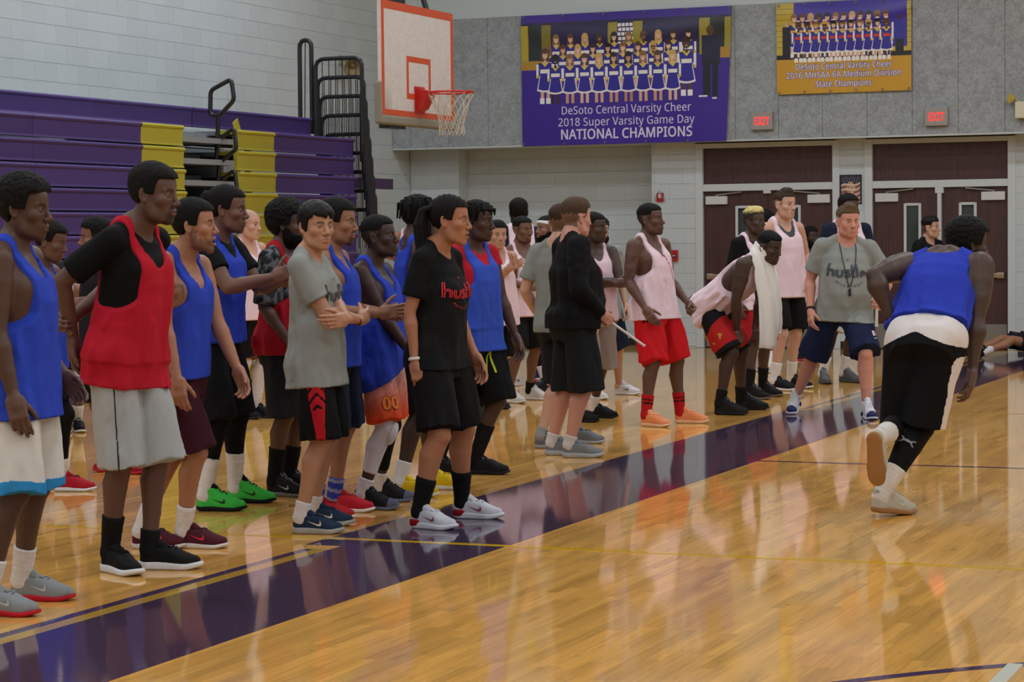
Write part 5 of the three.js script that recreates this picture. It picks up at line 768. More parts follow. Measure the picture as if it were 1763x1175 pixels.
// --- 2: behind the first, blue jersey with white trim
person({ label: 'man in blue and white jersey and black tights behind the far left man', far: true, H: 1.68, pos: [-7.958, -11.844], face: 78, skin: '#6b4b3c', head: { face: 82, hair: 'short', beard: 0.4, goatee: true, pitch: 14, nose: 1.2, lips: 1.2, fwd: 0.03 }, lean: 2,
  feet: [[-8.120, -11.997, 80], [-7.777, -11.898, 86]], arms: { R: { w: [0.0, 0.3, 0.2], hand: 'fist' }, L: {} },
  wear: [{ type: 'shorts', color: BLACK, t: 0.8 }, { type: 'vest', color: BLUE, hem: -0.12, colorFn: (x, y, z) => (Math.abs(Math.abs(x) - 0.125) < 0.014 && y > 0.2 ? C3(0xdedede) : C3(BLUE)) }, { type: 'tights', color: BLACK, bot: 0.72 }, { type: 'sock', color: WHITE, h: 0.14 }, { type: 'shoes', kind: 'low', color: 0xb01f2e, sole: 0xe2e2e2, lace: 0x20141a }] });
// --- 3: behind the red vest man
person({ label: 'dark curly haired person mostly hidden behind the red vest man', far: true, H: 1.7, pos: [-8.253, -12.976], face: -75, skin: '#8a5f4a', head: { face: -70, hair: 'full' }, feet: [[-8.188, -12.995, -70], [-8.006, -12.895, 60]],
  wear: [{ type: 'shorts', color: BLACK }, { type: 'tee', color: 0x202028 }, { type: 'sock', color: BLACK, h: 0.1 }, { type: 'shoes', color: 0xa01c28, sole: 0xc02a34 }] });
person({ label: 'person crouching far back between the blue jersey man and red vest man', far: true, H: 1.75, pos: [-10.211, -15.539], face: 5, lean: 50, skin: '#8d6450', head: { face: 0, hair: 'short', pitch: 20 }, feet: [[-10.149, -15.611, 20], [-10.137, -15.394, 0]], drop: 0.12,
  arms: { L: { w: [0.1, 0.55, 0.18], abs: true }, R: { w: [-0.1, 0.55, 0.18], abs: true } },
  wear: [{ type: 'shorts', color: BLACK }, { type: 'vest', color: 0xb9c0d4, off: 0.012 }, { type: 'sock', color: 0xd8d8d8, h: 0.2 }, { type: 'shoes', color: 0x18181a, sole: 0xdadada }] });
// --- 4: red vest over black tee
person({ label: 'tall man in red vest over black tee with grey shorts, hands behind his back', H: 1.890, pos: [-5.616, -9.069], face: 68, skin: '#60443a', bulk: 0.92, lean: 8, head: { face: 74, hair: 'short', beard: 0.9, goatee: true, pitch: 4, nose: 1.15, fwd: 0.035 },
  feet: [[-5.504, -9.202, 84], [-5.640, -9.004, 42]], hip: [0.0, -0.02],
  arms: { R: { w: [0.12, 0.06, -0.2], pole: [0.5, 0, -0.8], palm: [0, 0, 1], fing: [-0.3, -1, -0.1] }, L: { w: [-0.08, 0.13, -0.24], pole: [1, 0, -0.3], hand: 'grip', fing: [-1, 0, -0.1], palm: [0, -0.2, 1] } },
  wear: [{ type: 'shorts', color: 0xa9adad, t: 1.08, r1: 0.114, r0: 0.104, }, { type: 'panel', name: 'side_stripe', on: 'shorts', color: 0x2a2c30, cell: 0.006, region: (i) => Math.max(Math.abs(Math.atan2(i.fwd, i.out) - 0.45) * 0.11 - 0.004, i.leg === 0 ? 0.1 : -1, (0.05 - i.t) * 0.4) }, { type: 'tee', color: BLACK, off: 0.006, sleeve: 0.78, ease: 0.012, hem: 0.0 }, { type: 'vest', color: REDV, hem: -0.13, ease: 0.014, arm: 0.2, off: 0.016, strap: 0.125, neck: 0.4, nw: 0.085, flare: 0.006 }, { type: 'sock', color: 0x151417, h: 0.17, hh: [0.55, 1] }, { type: 'shoes', kind: 'runner', color: 0x131315, sole: 0xdcdcde, lace: 0x18181a }] });
// --- 5: laughing man with tattooed arm
person({ label: 'laughing man with tattooed arm in blue vest and maroon shorts', H: 1.759, pos: [-5.788, -9.814], face: 66, skin: '#a5745a', bulk: 0.98, lean: 5, head: { face: 84, hair: 'short', beard: 0.65, mouth: 0.016, pitch: -2, fwd: 0.03, lips: 1.0 },
  feet: [[-5.922, -9.794, 82], [-5.729, -9.877, 80]], hip: [0, -0.02], arms: { R: { w: [0.25, -0.04, 0.16], fing: [0, -1, 0.15] }, L: { w: [0.17, -0.02, 0.26] } },
  skinFn: (sk, arms) => (x, y, z) => { const a = arms[1], d = Math.hypot(x - lerp(a.sh.x, a.el.x, 0.5), z - lerp(a.sh.z, a.el.z, 0.5)); const on = d < 0.11 && y < a.sh.y - 0.06 && y > a.el.y + 0.0; if (!on) return sk; const n = noise3(x * 55, y * 45, z * 55), m = noise3(x * 110, y * 100, z * 110); return n + 0.5 * m > 0.02 ? mixC(sk, lin(0.03, 0.035, 0.04), clamp(0.35 + n * 0.5, 0, 0.75)) : sk; },
  wear: [{ type: 'shorts', color: 0x3a1422, t: 0.98, r1: 0.118 }, { type: 'panel', name: 'piping', on: 'shorts', color: 0xd8d4d4, cell: 0.0065, region: (i) => Math.max(Math.abs(Math.atan2(i.fwd, i.out) - 0.55 + 1.1 * (i.t - 0.15) - 0.9 * Math.max(0, i.t - 0.5)) * 0.1 - 0.008, i.leg === 0 ? 0.1 : -1) }, { type: 'vest', color: BLUE, hem: -0.05, ease: 0.014, arm: 0.27, neck: 0.4, flare: 0.0, nw: 0.072 }, { type: 'sock', color: 0xdad6d6, h: 0.14 }, { type: 'shoes', kind: 'low', color: 0x4a1a26, sole: 0xcfcac2, mark: 0xd82a40, lace: 0x3a141e }] });
// --- 6: clapping, blue vest over black, green shoes
person({ label: 'clapping man in blue vest over black tee, black tights and bright green shoes', H: 1.839, pos: [-6.506, -11.412], face: 72, skin: '#6f4d3e', bulk: 1.0, lean: 4, head: { face: 82, hair: 'bun', beard: 0.4, goatee: true, pitch: 3, fwd: 0.02, nose: 1.15 },
  feet: [[-6.430, -11.672, 85], [-6.403, -11.271, 85]], arms: { R: { w: [0.06, 0.36, 0.36], hand: 'flat', fing: [-0.2, 0.35, 1], pole: [0.9, -0.7, -0.3] }, L: { w: [0.03, 0.34, 0.38], hand: 'relaxed', fing: [-0.25, 0.1, 1], pole: [0.7, -1, -0.3] } },
  wear: [{ type: 'shorts', color: 0x101013, t: 1.02 }, { type: 'tee', color: BLACK, off: 0.006, sleeve: 0.62, hem: 0.0, neckY: 0.53 }, { type: 'vest', color: BLUE, hem: -0.02, ease: 0.02, arm: 0.25, off: 0.015, strap: 0.125, flare: 0.01, neck: 0.45 }, { type: 'tights', color: 0x101012, bot: 0.62 }, { type: 'sock', color: 0xdcd8d8, h: 0.21 }, { type: 'shoes', kind: 'high', color: 0x3fbf48, sole: 0x16181a, mark: 0x101512, lace: 0x1a241c, tongue: 0x141614 }] });
// --- 7: bald man in white vest in front of the bleachers
person({ label: 'bald fair-skinned man in white vest by the yellow bleacher seats', far: true, H: 1.781, pos: [-9.422, -17.106], face: 55, skin: '#c79a84', head: { face: 65, hair: 'bald', stubble: 0.25, hairColor: 0x3a2a22, pitch: 2 }, feet: [[-9.360, -17.249, 60], [-9.451, -17.099, 60]],
  wear: [{ type: 'shorts', color: BLACK, t: 0.95, colorFn: (i) => (Math.abs(i.t - 0.93) < 0.025 ? 0x7a4030 : BLACK) }, { type: 'vest', color: PINK, hem: -0.1 }, { type: 'tights', color: 0xd2cace, bot: 0.86 }, { type: 'sock', color: 0xd4ced0, h: 0.16 }, { type: 'shoes', color: 0x17181c, sole: 0x26282c }] });
// --- 8: afro man, red vest with camouflage sleeves
person({ label: 'bearded man with round afro in red vest and camouflage sleeves', H: 1.738, pos: [-6.390, -12.055], face: 70, skin: '#5e4338', head: { face: 82, hair: 'afro', beard: 0.95, beardMesh: 0.012, pitch: 2 }, feet: [[-6.367, -12.190, 75], [-6.382, -12.026, 70]], arms: { R: { w: [0.2, 0.0, 0.12] } },
  wear: [{ type: 'shorts', color: 0x26282c, t: 1.02, r1: 0.125 }, { type: 'tee', color: 0x303438, off: 0.006, sleeve: 0.95, hem: 0, colorFn: (x, y, z) => (noise3(x * 45, y * 38, z * 45) > 0.15 ? C3(0x6a6d70) : noise3(x * 50 + 7, y * 40, z * 50) > 0.1 ? C3(0x15161a) : C3(0x34373b)) }, { type: 'vest', color: 0xa81a2a, hem: -0.08, off: 0.015, arm: 0.24, strap: 0.12, ease: 0.02 }, { type: 'sock', color: 0x131316, h: 0.22 }, { type: 'shoes', kind: 'high', color: 0x1c1c1f, sole: 0x76746f, mark: 0xb8b8b8 }] });
// --- 9: grey tee, arms crossed
person({ label: 'young man in grey tee with crossed arms, looking at the camera', H: 1.720, pos: [-5.480, -10.682], face: 78, skin: '#b58468', bulk: 0.95, lean: -3, head: { face: 38, hair: 'straight', hairColor: 0x0e0c0c, gloss: 0.5, pitch: 2, nose: 1.1, fwd: 0.02 }, feet: [[-5.521, -10.870, 80], [-5.427, -10.551, 82]],
  arms: { R: { w: [-0.06, 0.19, 0.24], pole: [0.7, -1, 0.1], hand: 'relaxed', fing: [-1, 0.3, 0.1], palm: [0, 0, -1] }, L: { w: [-0.19, 0.2, 0.235], pole: [0.6, -1, 0.1], hand: 'relaxed', fing: [-1, 0.0, -0.5], palm: [-0.2, 0, -1] } },
  wear: [{ type: 'shorts', color: BLACK, t: 0.98, r1: 0.125 }, { type: 'panel', name: 'red_side_panel', on: 'shorts', color: 0xb01824, cell: 0.007, region: (i) => { const a = Math.atan2(i.fwd, i.out) - 0.3, w = 0.42 - 0.2 * sstep(0.35, 0.98, i.t); const ch = i.t < 0.62 ? 0.004 - 0.012 * Math.abs(Math.sin((i.t - Math.abs(a) * 0.3) * 22)) : -1; return Math.max((Math.abs(a) - w) * 0.1, i.leg === 0 ? 0.1 : -1, ch); } }, { type: 'tee', color: GREYT, hem: -0.16, ease: 0.02, flare: 0.018, sleeve: 0.72, fold: 1.4 }, { type: 'print', name: 'shirt_print', on: 'shirt', at: [0.0, 0.33, 0], w: 0.3, h: 0.23, tex: hustle('#30343a') }, { type: 'sock', color: 0xd6d2d4, h: 0.09 }, { type: 'shoes', kind: 'runner', color: 0x20324a, sole: 0xa8a59c, mark: 0xd8d4cc, lace: 0x1a2638 }] });
// --- 10: behind, clapping in blue vest with red shoes
person({ label: 'bearded man in blue vest clapping behind the grey tee man, red shoes', H: 1.743, pos: [-5.668, -11.247], face: 78, skin: '#9a6c54', head: { face: 80, hair: 'short', beard: 0.9, goatee: true, pitch: 3, fwd: 0.01 }, feet: [[-5.677, -11.437, 84], [-5.629, -11.097, 82]],
  arms: { R: { w: [0.09, 0.2, 0.29], hand: 'flat', fing: [-0.3, 0.15, 1] }, L: { w: [0.04, 0.2, 0.29], hand: 'relaxed', fing: [-0.3, -0.1, 1] } },
  wear: [{ type: 'shorts', color: NAVY, t: 1.0, r1: 0.12 }, { type: 'vest', color: BLUE, hem: -0.1 }, { type: 'sock', color: 0x2c3ea0, h: 0.12, colorFn: (u) => (Math.sin(u * 110) > 0.5 ? 0x8f8fa8 : 0x2c3ea0) }, { type: 'shoes', color: 0xb5202e, sole: 0xdedad6, lace: 0x8c1822, tongue: 0x9c1a26 }] });
// --- 11: blue vest, orange shorts 00
person({ label: 'man in blue vest and orange fade shorts numbered 00 with white leg sleeve', H: 1.670, pos: [-5.609, -11.715], face: 70, skin: '#402c26', bulk: 1.0, lean: -4, head: { face: 76, hair: 'fade', beard: 0.4, goatee: true, pitch: -6, fwd: 0.03, nose: 1.15, lips: 1.1 }, feet: [[-5.662, -11.966, 80], [-5.581, -11.580, 76]],
  arms: { R: { w: [0.1, 0.0, 0.24], pole: [0.7, -0.2, -1] }, L: { w: [0.12, 0.02, 0.22] } },
  wear: [{ type: 'shorts', color: 0xd8c8c0, t: 0.9, r1: 0.118, colorFn: (i) => { const t = sstep(-0.15, 0.92, i.t); const base = mixC(C3(0xd8c4bc), C3(0xd9481e), t); return noise3(i.x * 85, i.yy * 85, i.z * 85) > 0.62 ? mixC(base, C3(0x8a4a30), 0.6) : base; } }, { type: 'vest', color: BLUE, hem: -0.14, arm: 0.2, ease: 0.02, vneck: true, neck: 0.36, hemSide: 0.35, hemTilt: 0.3 }, { type: 'print', name: 'shorts_number', on: 'shorts', at: [0, -0.29, 0], axis: [-0.1, 0.0], R: 0.11, turn: -0.55, w: 0.11, h: 0.14, tex: numberTex('00', '#e8741c', '#5a2a10') }, { type: 'tights', color: 0xcfcbd4, only: 1, bot: 0.66, name: 'leg_sleeve' }, { type: 'tights', color: 0x111114, only: 0, bot: 0.7 }, { type: 'kneepad', color: 0xd4d0d8, leg: 1 }, { type: 'sock', color: 0xd4d0d2, h: 0.11 }, { type: 'shoes', kind: 'high', color: 0x1b1c22, sole: 0x666a80, toe: 0x5a5e74, lace: 0x16171c }] });
// --- 12: behind the woman, yellow shoes
person({ label: 'man in blue vest and yellow shoes standing behind the woman in black', H: 1.782, pos: [-5.688, -12.393], face: 108, skin: '#432f28', bulk: 1.06, head: { face: 112, hair: 'dreads', pitch: 2 }, feet: [[-5.636, -12.636, 90], [-5.638, -12.219, 80]], arms: { R: { w: [0.22, 0.0, 0.05] } },
  wear: [{ type: 'shorts', color: BLACK, t: 1.0, r1: 0.125 }, { type: 'vest', color: BLUE, hem: -0.12, arm: 0.26 }, { type: 'sock', color: 0xd6d2d2, h: 0.13 }, { type: 'shoes', color: 0xd2b41c, sole: 0xcfccc0, toe: 0xc8a81a, lace: 0xe0c838, tongue: 0xd8bc24, heelc: 0x1a1a1a }] });
person({ label: 'tall man in white vest mostly hidden behind the blue vest man with locs', far: true, H: 1.88, pos: [-10.056, -21.861], face: 150, skin: '#9a6a50', bulk: 1.05, head: { face: 150, hair: 'short' }, feet: [[-10.117, -21.847, 150], [-9.943, -21.790, 160]], arms: { L: { w: [0.3, 0.3, 0.1], pole: [1, -0.3, -0.5] } }, wear: [{ type: 'shorts', color: BLACK }, { type: 'vest', color: PINK }, { type: 'sock', color: WHITE, h: 0.14 }, { type: 'shoes', color: 0xc8c8cc, sole: 0xd4d4d4 }] });
// --- 13: woman in black
const woman = person({ label: 'woman in black hustle tee and black shorts with dreadlocked ponytail', H: 1.759, pos: [-4.947, -11.100], face: 64, fem: true, skin: '#a87256', arm: 1.05, leg: 1.12, lean: 2, head: { face: 76, hair: 'ponytail', mouth: 0.008, pitch: 2, w: 0.95, jaw: 0.88, nose: 1.1, lips: 1.05, hairColor: 0x120e0d, browDark: 0.7, fwd: 0.035 }, feet: [[-4.879, -11.383, 76], [-4.927, -10.904, 60]], hip: [0, -0.03],
  arms: { R: { w: [0.22, -0.04, -0.02], pole: [0.4, 0, -1], fing: [0, -1, 0.25] }, L: { w: [0.24, -0.02, 0.1] } },
  wear: [{ type: 'shorts', color: 0x121214, t: 0.94, r1: 0.13, r0: 0.11 }, { type: 'tee', color: 0x131315, hem: -0.09, ease: 0.016, sleeve: 0.72, flare: 0.016, off: 0.008 }, { type: 'print', name: 'shirt_print', on: 'shirt', at: [0.0, 0.325, 0], w: 0.28, h: 0.21, R: 0.13, tex: hustle('#c01c30') }, { type: 'wristband', arm: 1, color: 0xd8d4d4 }, { type: 'sock', color: 0x141416, h: 0.19 }, { type: 'shoes', kind: 'runner', color: 0xbfc2cc, sole: 0xc9ccd4, mark: 0x8c2a34, heelc: 0x8c1420, lace: 0xc8cad2 }] });
// --- 14: blue vest over red shirt
person({ label: 'man with short locs in long blue vest over red shirt, lime drawstring', H: 1.785, pos: [-5.771, -13.434], face: 52, skin: '#4a342c', head: { face: 66, hair: 'dreads', beard: 0.4, goatee: true, pitch: 3, jaw: 0.92, fwd: 0.02 }, feet: [[-5.720, -13.523, 76], [-5.944, -13.420, 60]],
  arms: { L: { w: [0.27, -0.03, 0.13] }, R: { w: [0.26, 0, 0.05] } },
  wear: [{ type: 'shorts', color: BLACK, t: 1.02, r1: 0.124 }, { type: 'tee', color: 0xb01c2c, off: 0.006, sleeve: 0.3, hem: 0.05, ease: 0.012 }, { type: 'vest', color: 0x3350b8, hem: -0.12, off: 0.015, arm: 0.26, strap: 0.13, ease: 0.026, neck: 0.43 }, { type: 'print', name: 'drawstring', on: 'shorts', at: [0.02, -0.2, 0], w: 0.07, h: 0.2, nx: 8, ny: 14, tex: textTex(96, 256, (c) => { c.strokeStyle = '#b8d024'; c.lineWidth = 13; c.beginPath(); c.moveTo(44, 0); c.quadraticCurveTo(20, 120, 24, 250); c.stroke(); c.beginPath(); c.moveTo(50, 0); c.quadraticCurveTo(72, 100, 80, 200); c.stroke(); }) }, { type: 'sock', color: 0x131316, h: 0.26 }, { type: 'shoes', kind: 'low', color: 0x15151a, sole: 0x1c1a1e }] });
// --- 15: half hidden clapping man
person({ label: 'dark haired man clapping, half hidden behind the blue and red shirt man', far: true, H: 1.674, pos: [-7.759, -18.582], face: 35, skin: '#b88a72', head: { face: 20, hair: 'combed', hairColor: 0x12100f, pitch: 2 }, feet: [[-7.796, -18.711, 40], [-7.802, -18.434, 30]], arms: { L: { w: [0.02, 0.42, 0.24], hand: 'flat', fing: [-0.5, 0.4, 0.6] }, R: { w: [0.05, 0.4, 0.26], hand: 'flat', fing: [-0.4, 0.3, 0.8] } },
  wear: [{ type: 'shorts', color: BLACK }, { type: 'vest', color: PINK }, { type: 'sock', color: BLACK, h: 0.1 }, { type: 'shoes', color: 0x20222a, sole: 0x33363c }] });
// --- 16: white vest, hand gripping the cloth
person({ label: 'man gripping the front of his white vest, black shorts and white shoes', far: true, H: 1.722, pos: [-7.897, -19.554], face: 34, skin: '#6d4b3c', lean: -2, head: { face: 42, hair: 'fade', beard: 0.55, goatee: true, pitch: 0, eye: 0.6 }, feet: [[-7.859, -19.792, 62], [-7.931, -19.396, 42]], arms: { R: { w: [0.06, 0.16, 0.22], pole: [1, -0.2, -0.5], hand: 'fist', fing: [-1, 0.2, 0.3] }, L: { w: [0.25, 0.02, 0.03] } },
  wear: [{ type: 'shorts', color: 0x131316, t: 0.92, r1: 0.12 }, { type: 'vest', color: PINK, hem: -0.12, arm: 0.18, neck: 0.4, ease: 0.026, nw: 0.084 }, { type: 'sock', color: 0x161618, h: 0.1 }, { type: 'shoes', kind: 'high', color: 0xcfcac4, sole: 0xd8d4cc }] });
// --- 17: back turned, number 13
person({ label: 'tall man seen from behind in white vest numbered 13 over navy tee', far: true, H: 1.908, pos: [-8.790, -21.674], face: 196, skin: '#33241f', bulk: 1.08, head: { face: 190, hair: 'short' }, feet: [[-8.832, -21.573, 150], [-8.652, -21.890, 165]],
  wear: [{ type: 'shorts', color: BLACK, t: 1.0 }, { type: 'tee', color: NAVY, off: 0.006, sleeve: 0.7, hem: 0 }, { type: 'vest', color: PINK, hem: -0.12, off: 0.015, strap: 0.13, neckBack: 0.5 }, { type: 'print', name: 'back_number', on: 'vest', at: [0.04, 0.3, 0], w: 0.24, h: 0.24, back: true, tex: numberTex('13', '#15151a', '#15151a') }, { type: 'sock', color: 0x2a2a78, h: 0.2, colorFn: (u) => (u < 0.025 ? 0xc99a2a : 0x2a2a70) }, { type: 'shoes', kind: 'low', color: 0xc8c8cc, sole: 0xd4d2d0, heelc: 0xa02430, mark: 0x20243c }] });
// --- 18: headband
person({ label: 'bearded man with white headband facing left beside the brown haired man', far: true, H: 1.767, pos: [-8.248, -21.085], face: -40, skin: '#8a624e', head: { face: -58, hair: 'fade', band: 0xd8d6d6, beard: 0.9, beardMesh: 0.008, pitch: -3 }, feet: [[-8.276, -21.252, -30], [-8.276, -20.906, -40]],
  wear: [{ type: 'shorts', color: BLACK, t: 0.95, colorFn: (i) => (i.t > 0.82 && i.t < 0.9 ? 0xcccccc : BLACK) }, { type: 'vest', color: 0xd8d2d6 }, { type: 'tights', color: 0x141416, bot: 0.6 }, { type: 'sock', color: 0xd8d6d6, h: 0.18 }, { type: 'shoes', color: 0x1a1a1e, sole: 0x2a2a2e }] });
// --- 19: brown haired man in grey tee behind the coach
person({ label: 'brown haired man in grey tee standing just behind the man in black', H: 1.783, pos: [-5.959, -15.466], face: 145, skin: '#c59880', head: { face: 160, hair: 'combed', hairColor: 0x3c2a20 }, feet: [[-5.971, -15.322, 90], [-5.873, -15.729, 84]], arms: { R: { w: [0.24, 0.0, 0.06] }, L: { w: [0.24, 0.02, 0.08] } },
  wear: [{ type: 'shorts', color: 0x1a1b1f, t: 1.0 }, { type: 'tee', color: 0x868a86, hem: -0.08, sleeve: 0.74 }, { type: 'sock', color: 0x90908e, h: 0.06 }, { type: 'shoes', kind: 'low', color: 0x6a6e72, sole: 0x9a9c9e, lace: 0x34363a }] });
// --- 20: man in black long sleeves
const coachBlack = person({ label: 'heavyset man in black long sleeves and black shorts seen from behind', H: 1.797, pos: [-5.589, -14.759], face: 104, skin: '#c58f7c', bulk: 1.12, belly: 0.06, head: { face: 122, hair: 'combed', hairColor: 0x4a3a2c, pitch: 2, fat: 0.008, up: -0.012, neck: 1.12 }, feet: [[-5.704, -14.857, 84], [-5.528, -14.734, 84]], leg: 1.08,
  arms: { R: { w: [0.2, 0.05, 0.14], pole: [0.7, 0, -1], hand: 'grip', fing: [-0.3, -0.6, 0.8], palm: [-1, 0, 0] }, L: { w: [0.22, 0.06, 0.2] } },
  wear: [{ type: 'shorts', color: 0x1b1d20, t: 1.08, r1: 0.132, r0: 0.11 }, { type: 'tee', color: 0x111113, long: true, hem: -0.06, ease: 0.024, fold: 1.3 }, { type: 'print', name: 'shirt_print', on: 'shirt', at: [0.0, 0.34, 0], w: 0.26, h: 0.2, tex: hustle('#c01c30') }, { type: 'sock', color: 0xc8c6c6, h: 0.07 }, { type: 'shoes', kind: 'runner', color: 0x74787b, sole: 0xa2a4a4, lace: 0x6c8296, mark: 0 }] });
// --- 21: crossed arms behind
person({ label: 'man in white vest and grey shorts with crossed arms behind the man in black', far: true, H: 1.743, pos: [-6.536, -17.727], face: 28, skin: '#4a352c', head: { face: 60, hair: 'fade', beard: 0.4 }, feet: [[-6.553, -17.970, 62], [-6.558, -17.540, 55]], arms: { R: { w: [-0.1, 0.24, 0.2], pole: [1, -0.8, 0.1], fing: [-1, 0.1, 0.1], palm: [0, 0, -1] }, L: { w: [-0.06, 0.27, 0.2], pole: [1, -0.8, 0.1], fing: [-1, 0.1, 0.1], palm: [0, 0, -1] } },
  wear: [{ type: 'shorts', color: 0xa09a98, t: 1.08, r1: 0.128 }, { type: 'vest', color: PINK, hem: -0.08, arm: 0.26 }, { type: 'sock', color: 0xdad6d6, h: 0.12 }, { type: 'shoes', kind: 'low', color: 0x17171a, sole: 0x1c1c1e }] });
// --- 22: bearded man with headband, grey tee
person({ label: 'black bearded man with headband in grey tee and navy shorts by the recess', far: true, H: 1.761, pos: [-7.370, -20.298], face: 22, skin: '#b58a74', head: { face: 18, hair: 'short', band: 0x2a2a2c, beard: 1, beardMesh: 0.012, hairColor: 0x14100e }, feet: [[-7.277, -20.641, 60], [-7.346, -19.992, 40]], hip: [-0.06, 0],
  arms: { L: { w: [0.26, 0.0, 0.04] } },
  wear: [{ type: 'shorts', color: NAVY, t: 0.98, r1: 0.12 }, { type: 'tee', color: 0x8c908d, hem: -0.14, sleeve: 0.72, ease: 0.02 }, { type: 'sock', color: 0xc8a48c, h: 0.03 }, { type: 'shoes', kind: 'low', color: 0xd4d2d2, sole: 0xd8d6d4, mark: 0x16161a }] });
// --- 23: red shorts, orange shoes
person({ label: 'man in white vest, red shorts, red socks and orange shoes', H: 1.783, pos: [-5.851, -17.430], face: 48, skin: '#5e4236', bulk: 1.06, lean: -4, head: { face: 62, hair: 'fade', beard: 0.5, goatee: true, pitch: -4, nose: 1.1 }, feet: [[-5.678, -17.651, 78], [-5.852, -17.258, 52]], hip: [0.03, -0.1],
  arms: { R: { w: [0.24, 0.0, 0.1] }, L: { w: [0.25, 0.03, 0.15], hand: 'grip' } },
  skinFn: (sk, arms) => (x, y, z) => { const a = arms[1]; const on = Math.hypot(x - a.sh.x, z - a.sh.z) < 0.14 && y < a.sh.y - 0.08 && y > a.el.y - 0.02 && x < 0; return on && noise3(x * 60, y * 50, z * 60) > 0.1 ? mixC(sk, lin(0.015, 0.014, 0.014), 0.35) : sk; },
  wear: [{ type: 'shorts', color: 0xc0161e, t: 1.0, r1: 0.132, fold: 1.5, colorFn: (i) => (i.leg === 1 && i.out > 0.75 && i.t > 0.0 && i.t < 0.3 && i.fwd > 0.1 && i.fwd < 0.7 && noise3(i.x * 70, i.yy * 50, i.z * 70) > -0.2 ? 0x2a1014 : 0xc0161e) }, { type: 'vest', color: PINK, hem: -0.1, arm: 0.24, fold: 1.4, vneck: true, neck: 0.4 }, { type: 'panel', name: 'red_strap', on: 'vest', color: 0xb85a68, cell: 0.008, region: (i) => Math.max(Math.abs(i.qx + 0.03 - (0.5 - i.y) * 0.5) - 0.009, 0.22 - i.y, i.y - 0.46, -i.qz) }, { type: 'sock', color: 0xb01820, h: 0.17, colorFn: (u) => ((u > 0.035 && u < 0.046) || (u > 0.06 && u < 0.075) ? 0x141214 : 0xb01820) }, { type: 'shoes', kind: 'low', color: 0xe28a5a, sole: 0xdfb890, lace: 0xf0b890, tongue: 0xe89a70, toe: 0xe09468 }] });
// --- 24: bending forward with towel
const bender = person({ label: 'man bending forward hands on knees, white vest, towel round his neck', H: 1.88, pos: [-5.598, -18.723], face: 62, skin: '#46332a', bulk: 1.06, lean: 49, hip: [0, -0.25], drop: 0.04, head: { face: 48, hair: 'fade', beard: 0.3, goatee: true, pitch: 12, fwd: -0.02, up: 0.0, at: [0, 0.01, -0.02] }, feet: [[-5.602, -19.121, 80], [-5.611, -18.527, 72]],
  arms: { R: { w: [-0.12, 0.68, 0.04], abs: true, hand: 'grip', pole: [1, 0, -0.2], fing: [0, -1, 0.4], palm: [0, 0, -1] }, L: { w: [0.12, 0.68, 0.1], abs: true, hand: 'grip', pole: [1, 0, -0.2], fing: [0, -1, 0.4], palm: [0, 0, -1] } },
  wear: [{ type: 'shorts', color: 0x17171b, t: 0.98, r1: 0.125 }, { type: 'panel', name: 'red_lower_panel', on: 'shorts', color: 0xb02424, region: (i) => Math.max((0.45 - 0.12 * i.fwd - i.t) * 0.4, (i.t - 0.9) * 0.4) }, { type: 'panel', name: 'gold_pattern', on: 'shorts', color: 0xc08c3a, lift: 0.0045, cell: 0.008, region: (i) => Math.max((0.5 - i.t) * 0.4, (i.t - 0.86) * 0.4, (0.56 - noise3(i.x * 34, i.yy * 26, i.z * 34)) * 0.03) }, { type: 'print', name: 'shorts_lettering', on: 'shorts', at: [0, -0.13, 0], axis: [-0.1, 0], R: 0.11, turn: -0.3, w: 0.15, h: 0.045, tex: textTex(256, 80, (c) => { c.fillStyle = '#c8a040'; c.font = 'bold 58px sans-serif'; c.textAlign = 'center'; c.fillText('RAPTORS', 128, 60, 250); }) }, { type: 'vest', color: PINK, hem: -0.1, arm: 0.22, fold: 1.3, ease: 0.03, flare: 0.02, tuck: 1e-6, hemTilt: -0.5 }, { type: 'sock', color: 0x151517, h: 0.12 }, { type: 'shoes', kind: 'high', color: 0x1c1c1e, sole: 0x1a1a1c, mark: 0 }] });
// --- 25: blond dyed hair
person({ label: 'man with dyed blond hair in white vest over black tee and red shorts', far: true, H: 1.770, pos: [-6.002, -20.546], face: 40, skin: '#4c382f', head: { face: 50, hair: 'top', hairColor: 0x2a2018, tips: 0xd0bc78, beard: 0.35, pitch: -2 }, feet: [[-5.892, -20.729, 48], [-5.903, -20.339, 50]],
  wear: [{ type: 'shorts', color: 0xa01a24, t: 0.95, r1: 0.125 }, { type: 'tee', color: BLACK, off: 0.006, sleeve: 0.9, hem: 0 }, { type: 'vest', color: PINK, hem: -0.12, off: 0.015, strap: 0.125 }, { type: 'sock', color: 0x131315, h: 0.2 }, { type: 'shoes', kind: 'high', color: 0x1a1a1d, sole: 0x6a6258 }] });
// --- 26: tall man in white vest
person({ label: 'tall fair-skinned man in white vest over grey undershirt and black shorts', far: true, H: 1.948, pos: [-6.023, -21.684], face: 32, skin: '#c79c86', bulk: 0.95, head: { face: 40, hair: 'quiff', hairColor: 0x3a2c22, pitch: 0, jaw: 0.95 }, feet: [[-5.924, -21.879, 48], [-5.989, -21.521, 50]], arms: { L: { w: [0.24, 0.06, 0.06], pole: [1, 0, -1] } },
  wear: [{ type: 'shorts', color: 0x131315, t: 0.9 }, { type: 'vest', name: 'undershirt', color: 0x4a4c50, off: 0.006, hem: 0.425, ease: 0.0, neck: 0.47, arm: 0.36, strap: 0.1, fold: 0.3, tuck: 1e-6 }, { type: 'vest', color: PINK, hem: -0.12, off: 0.015, neck: 0.42, nw: 0.085, strap: 0.128 }, { type: 'sock', color: 0xdcd8d8, h: 0.17 }, { type: 'shoes', kind: 'low', color: 0x18181c, sole: 0xd2d0cc }] });
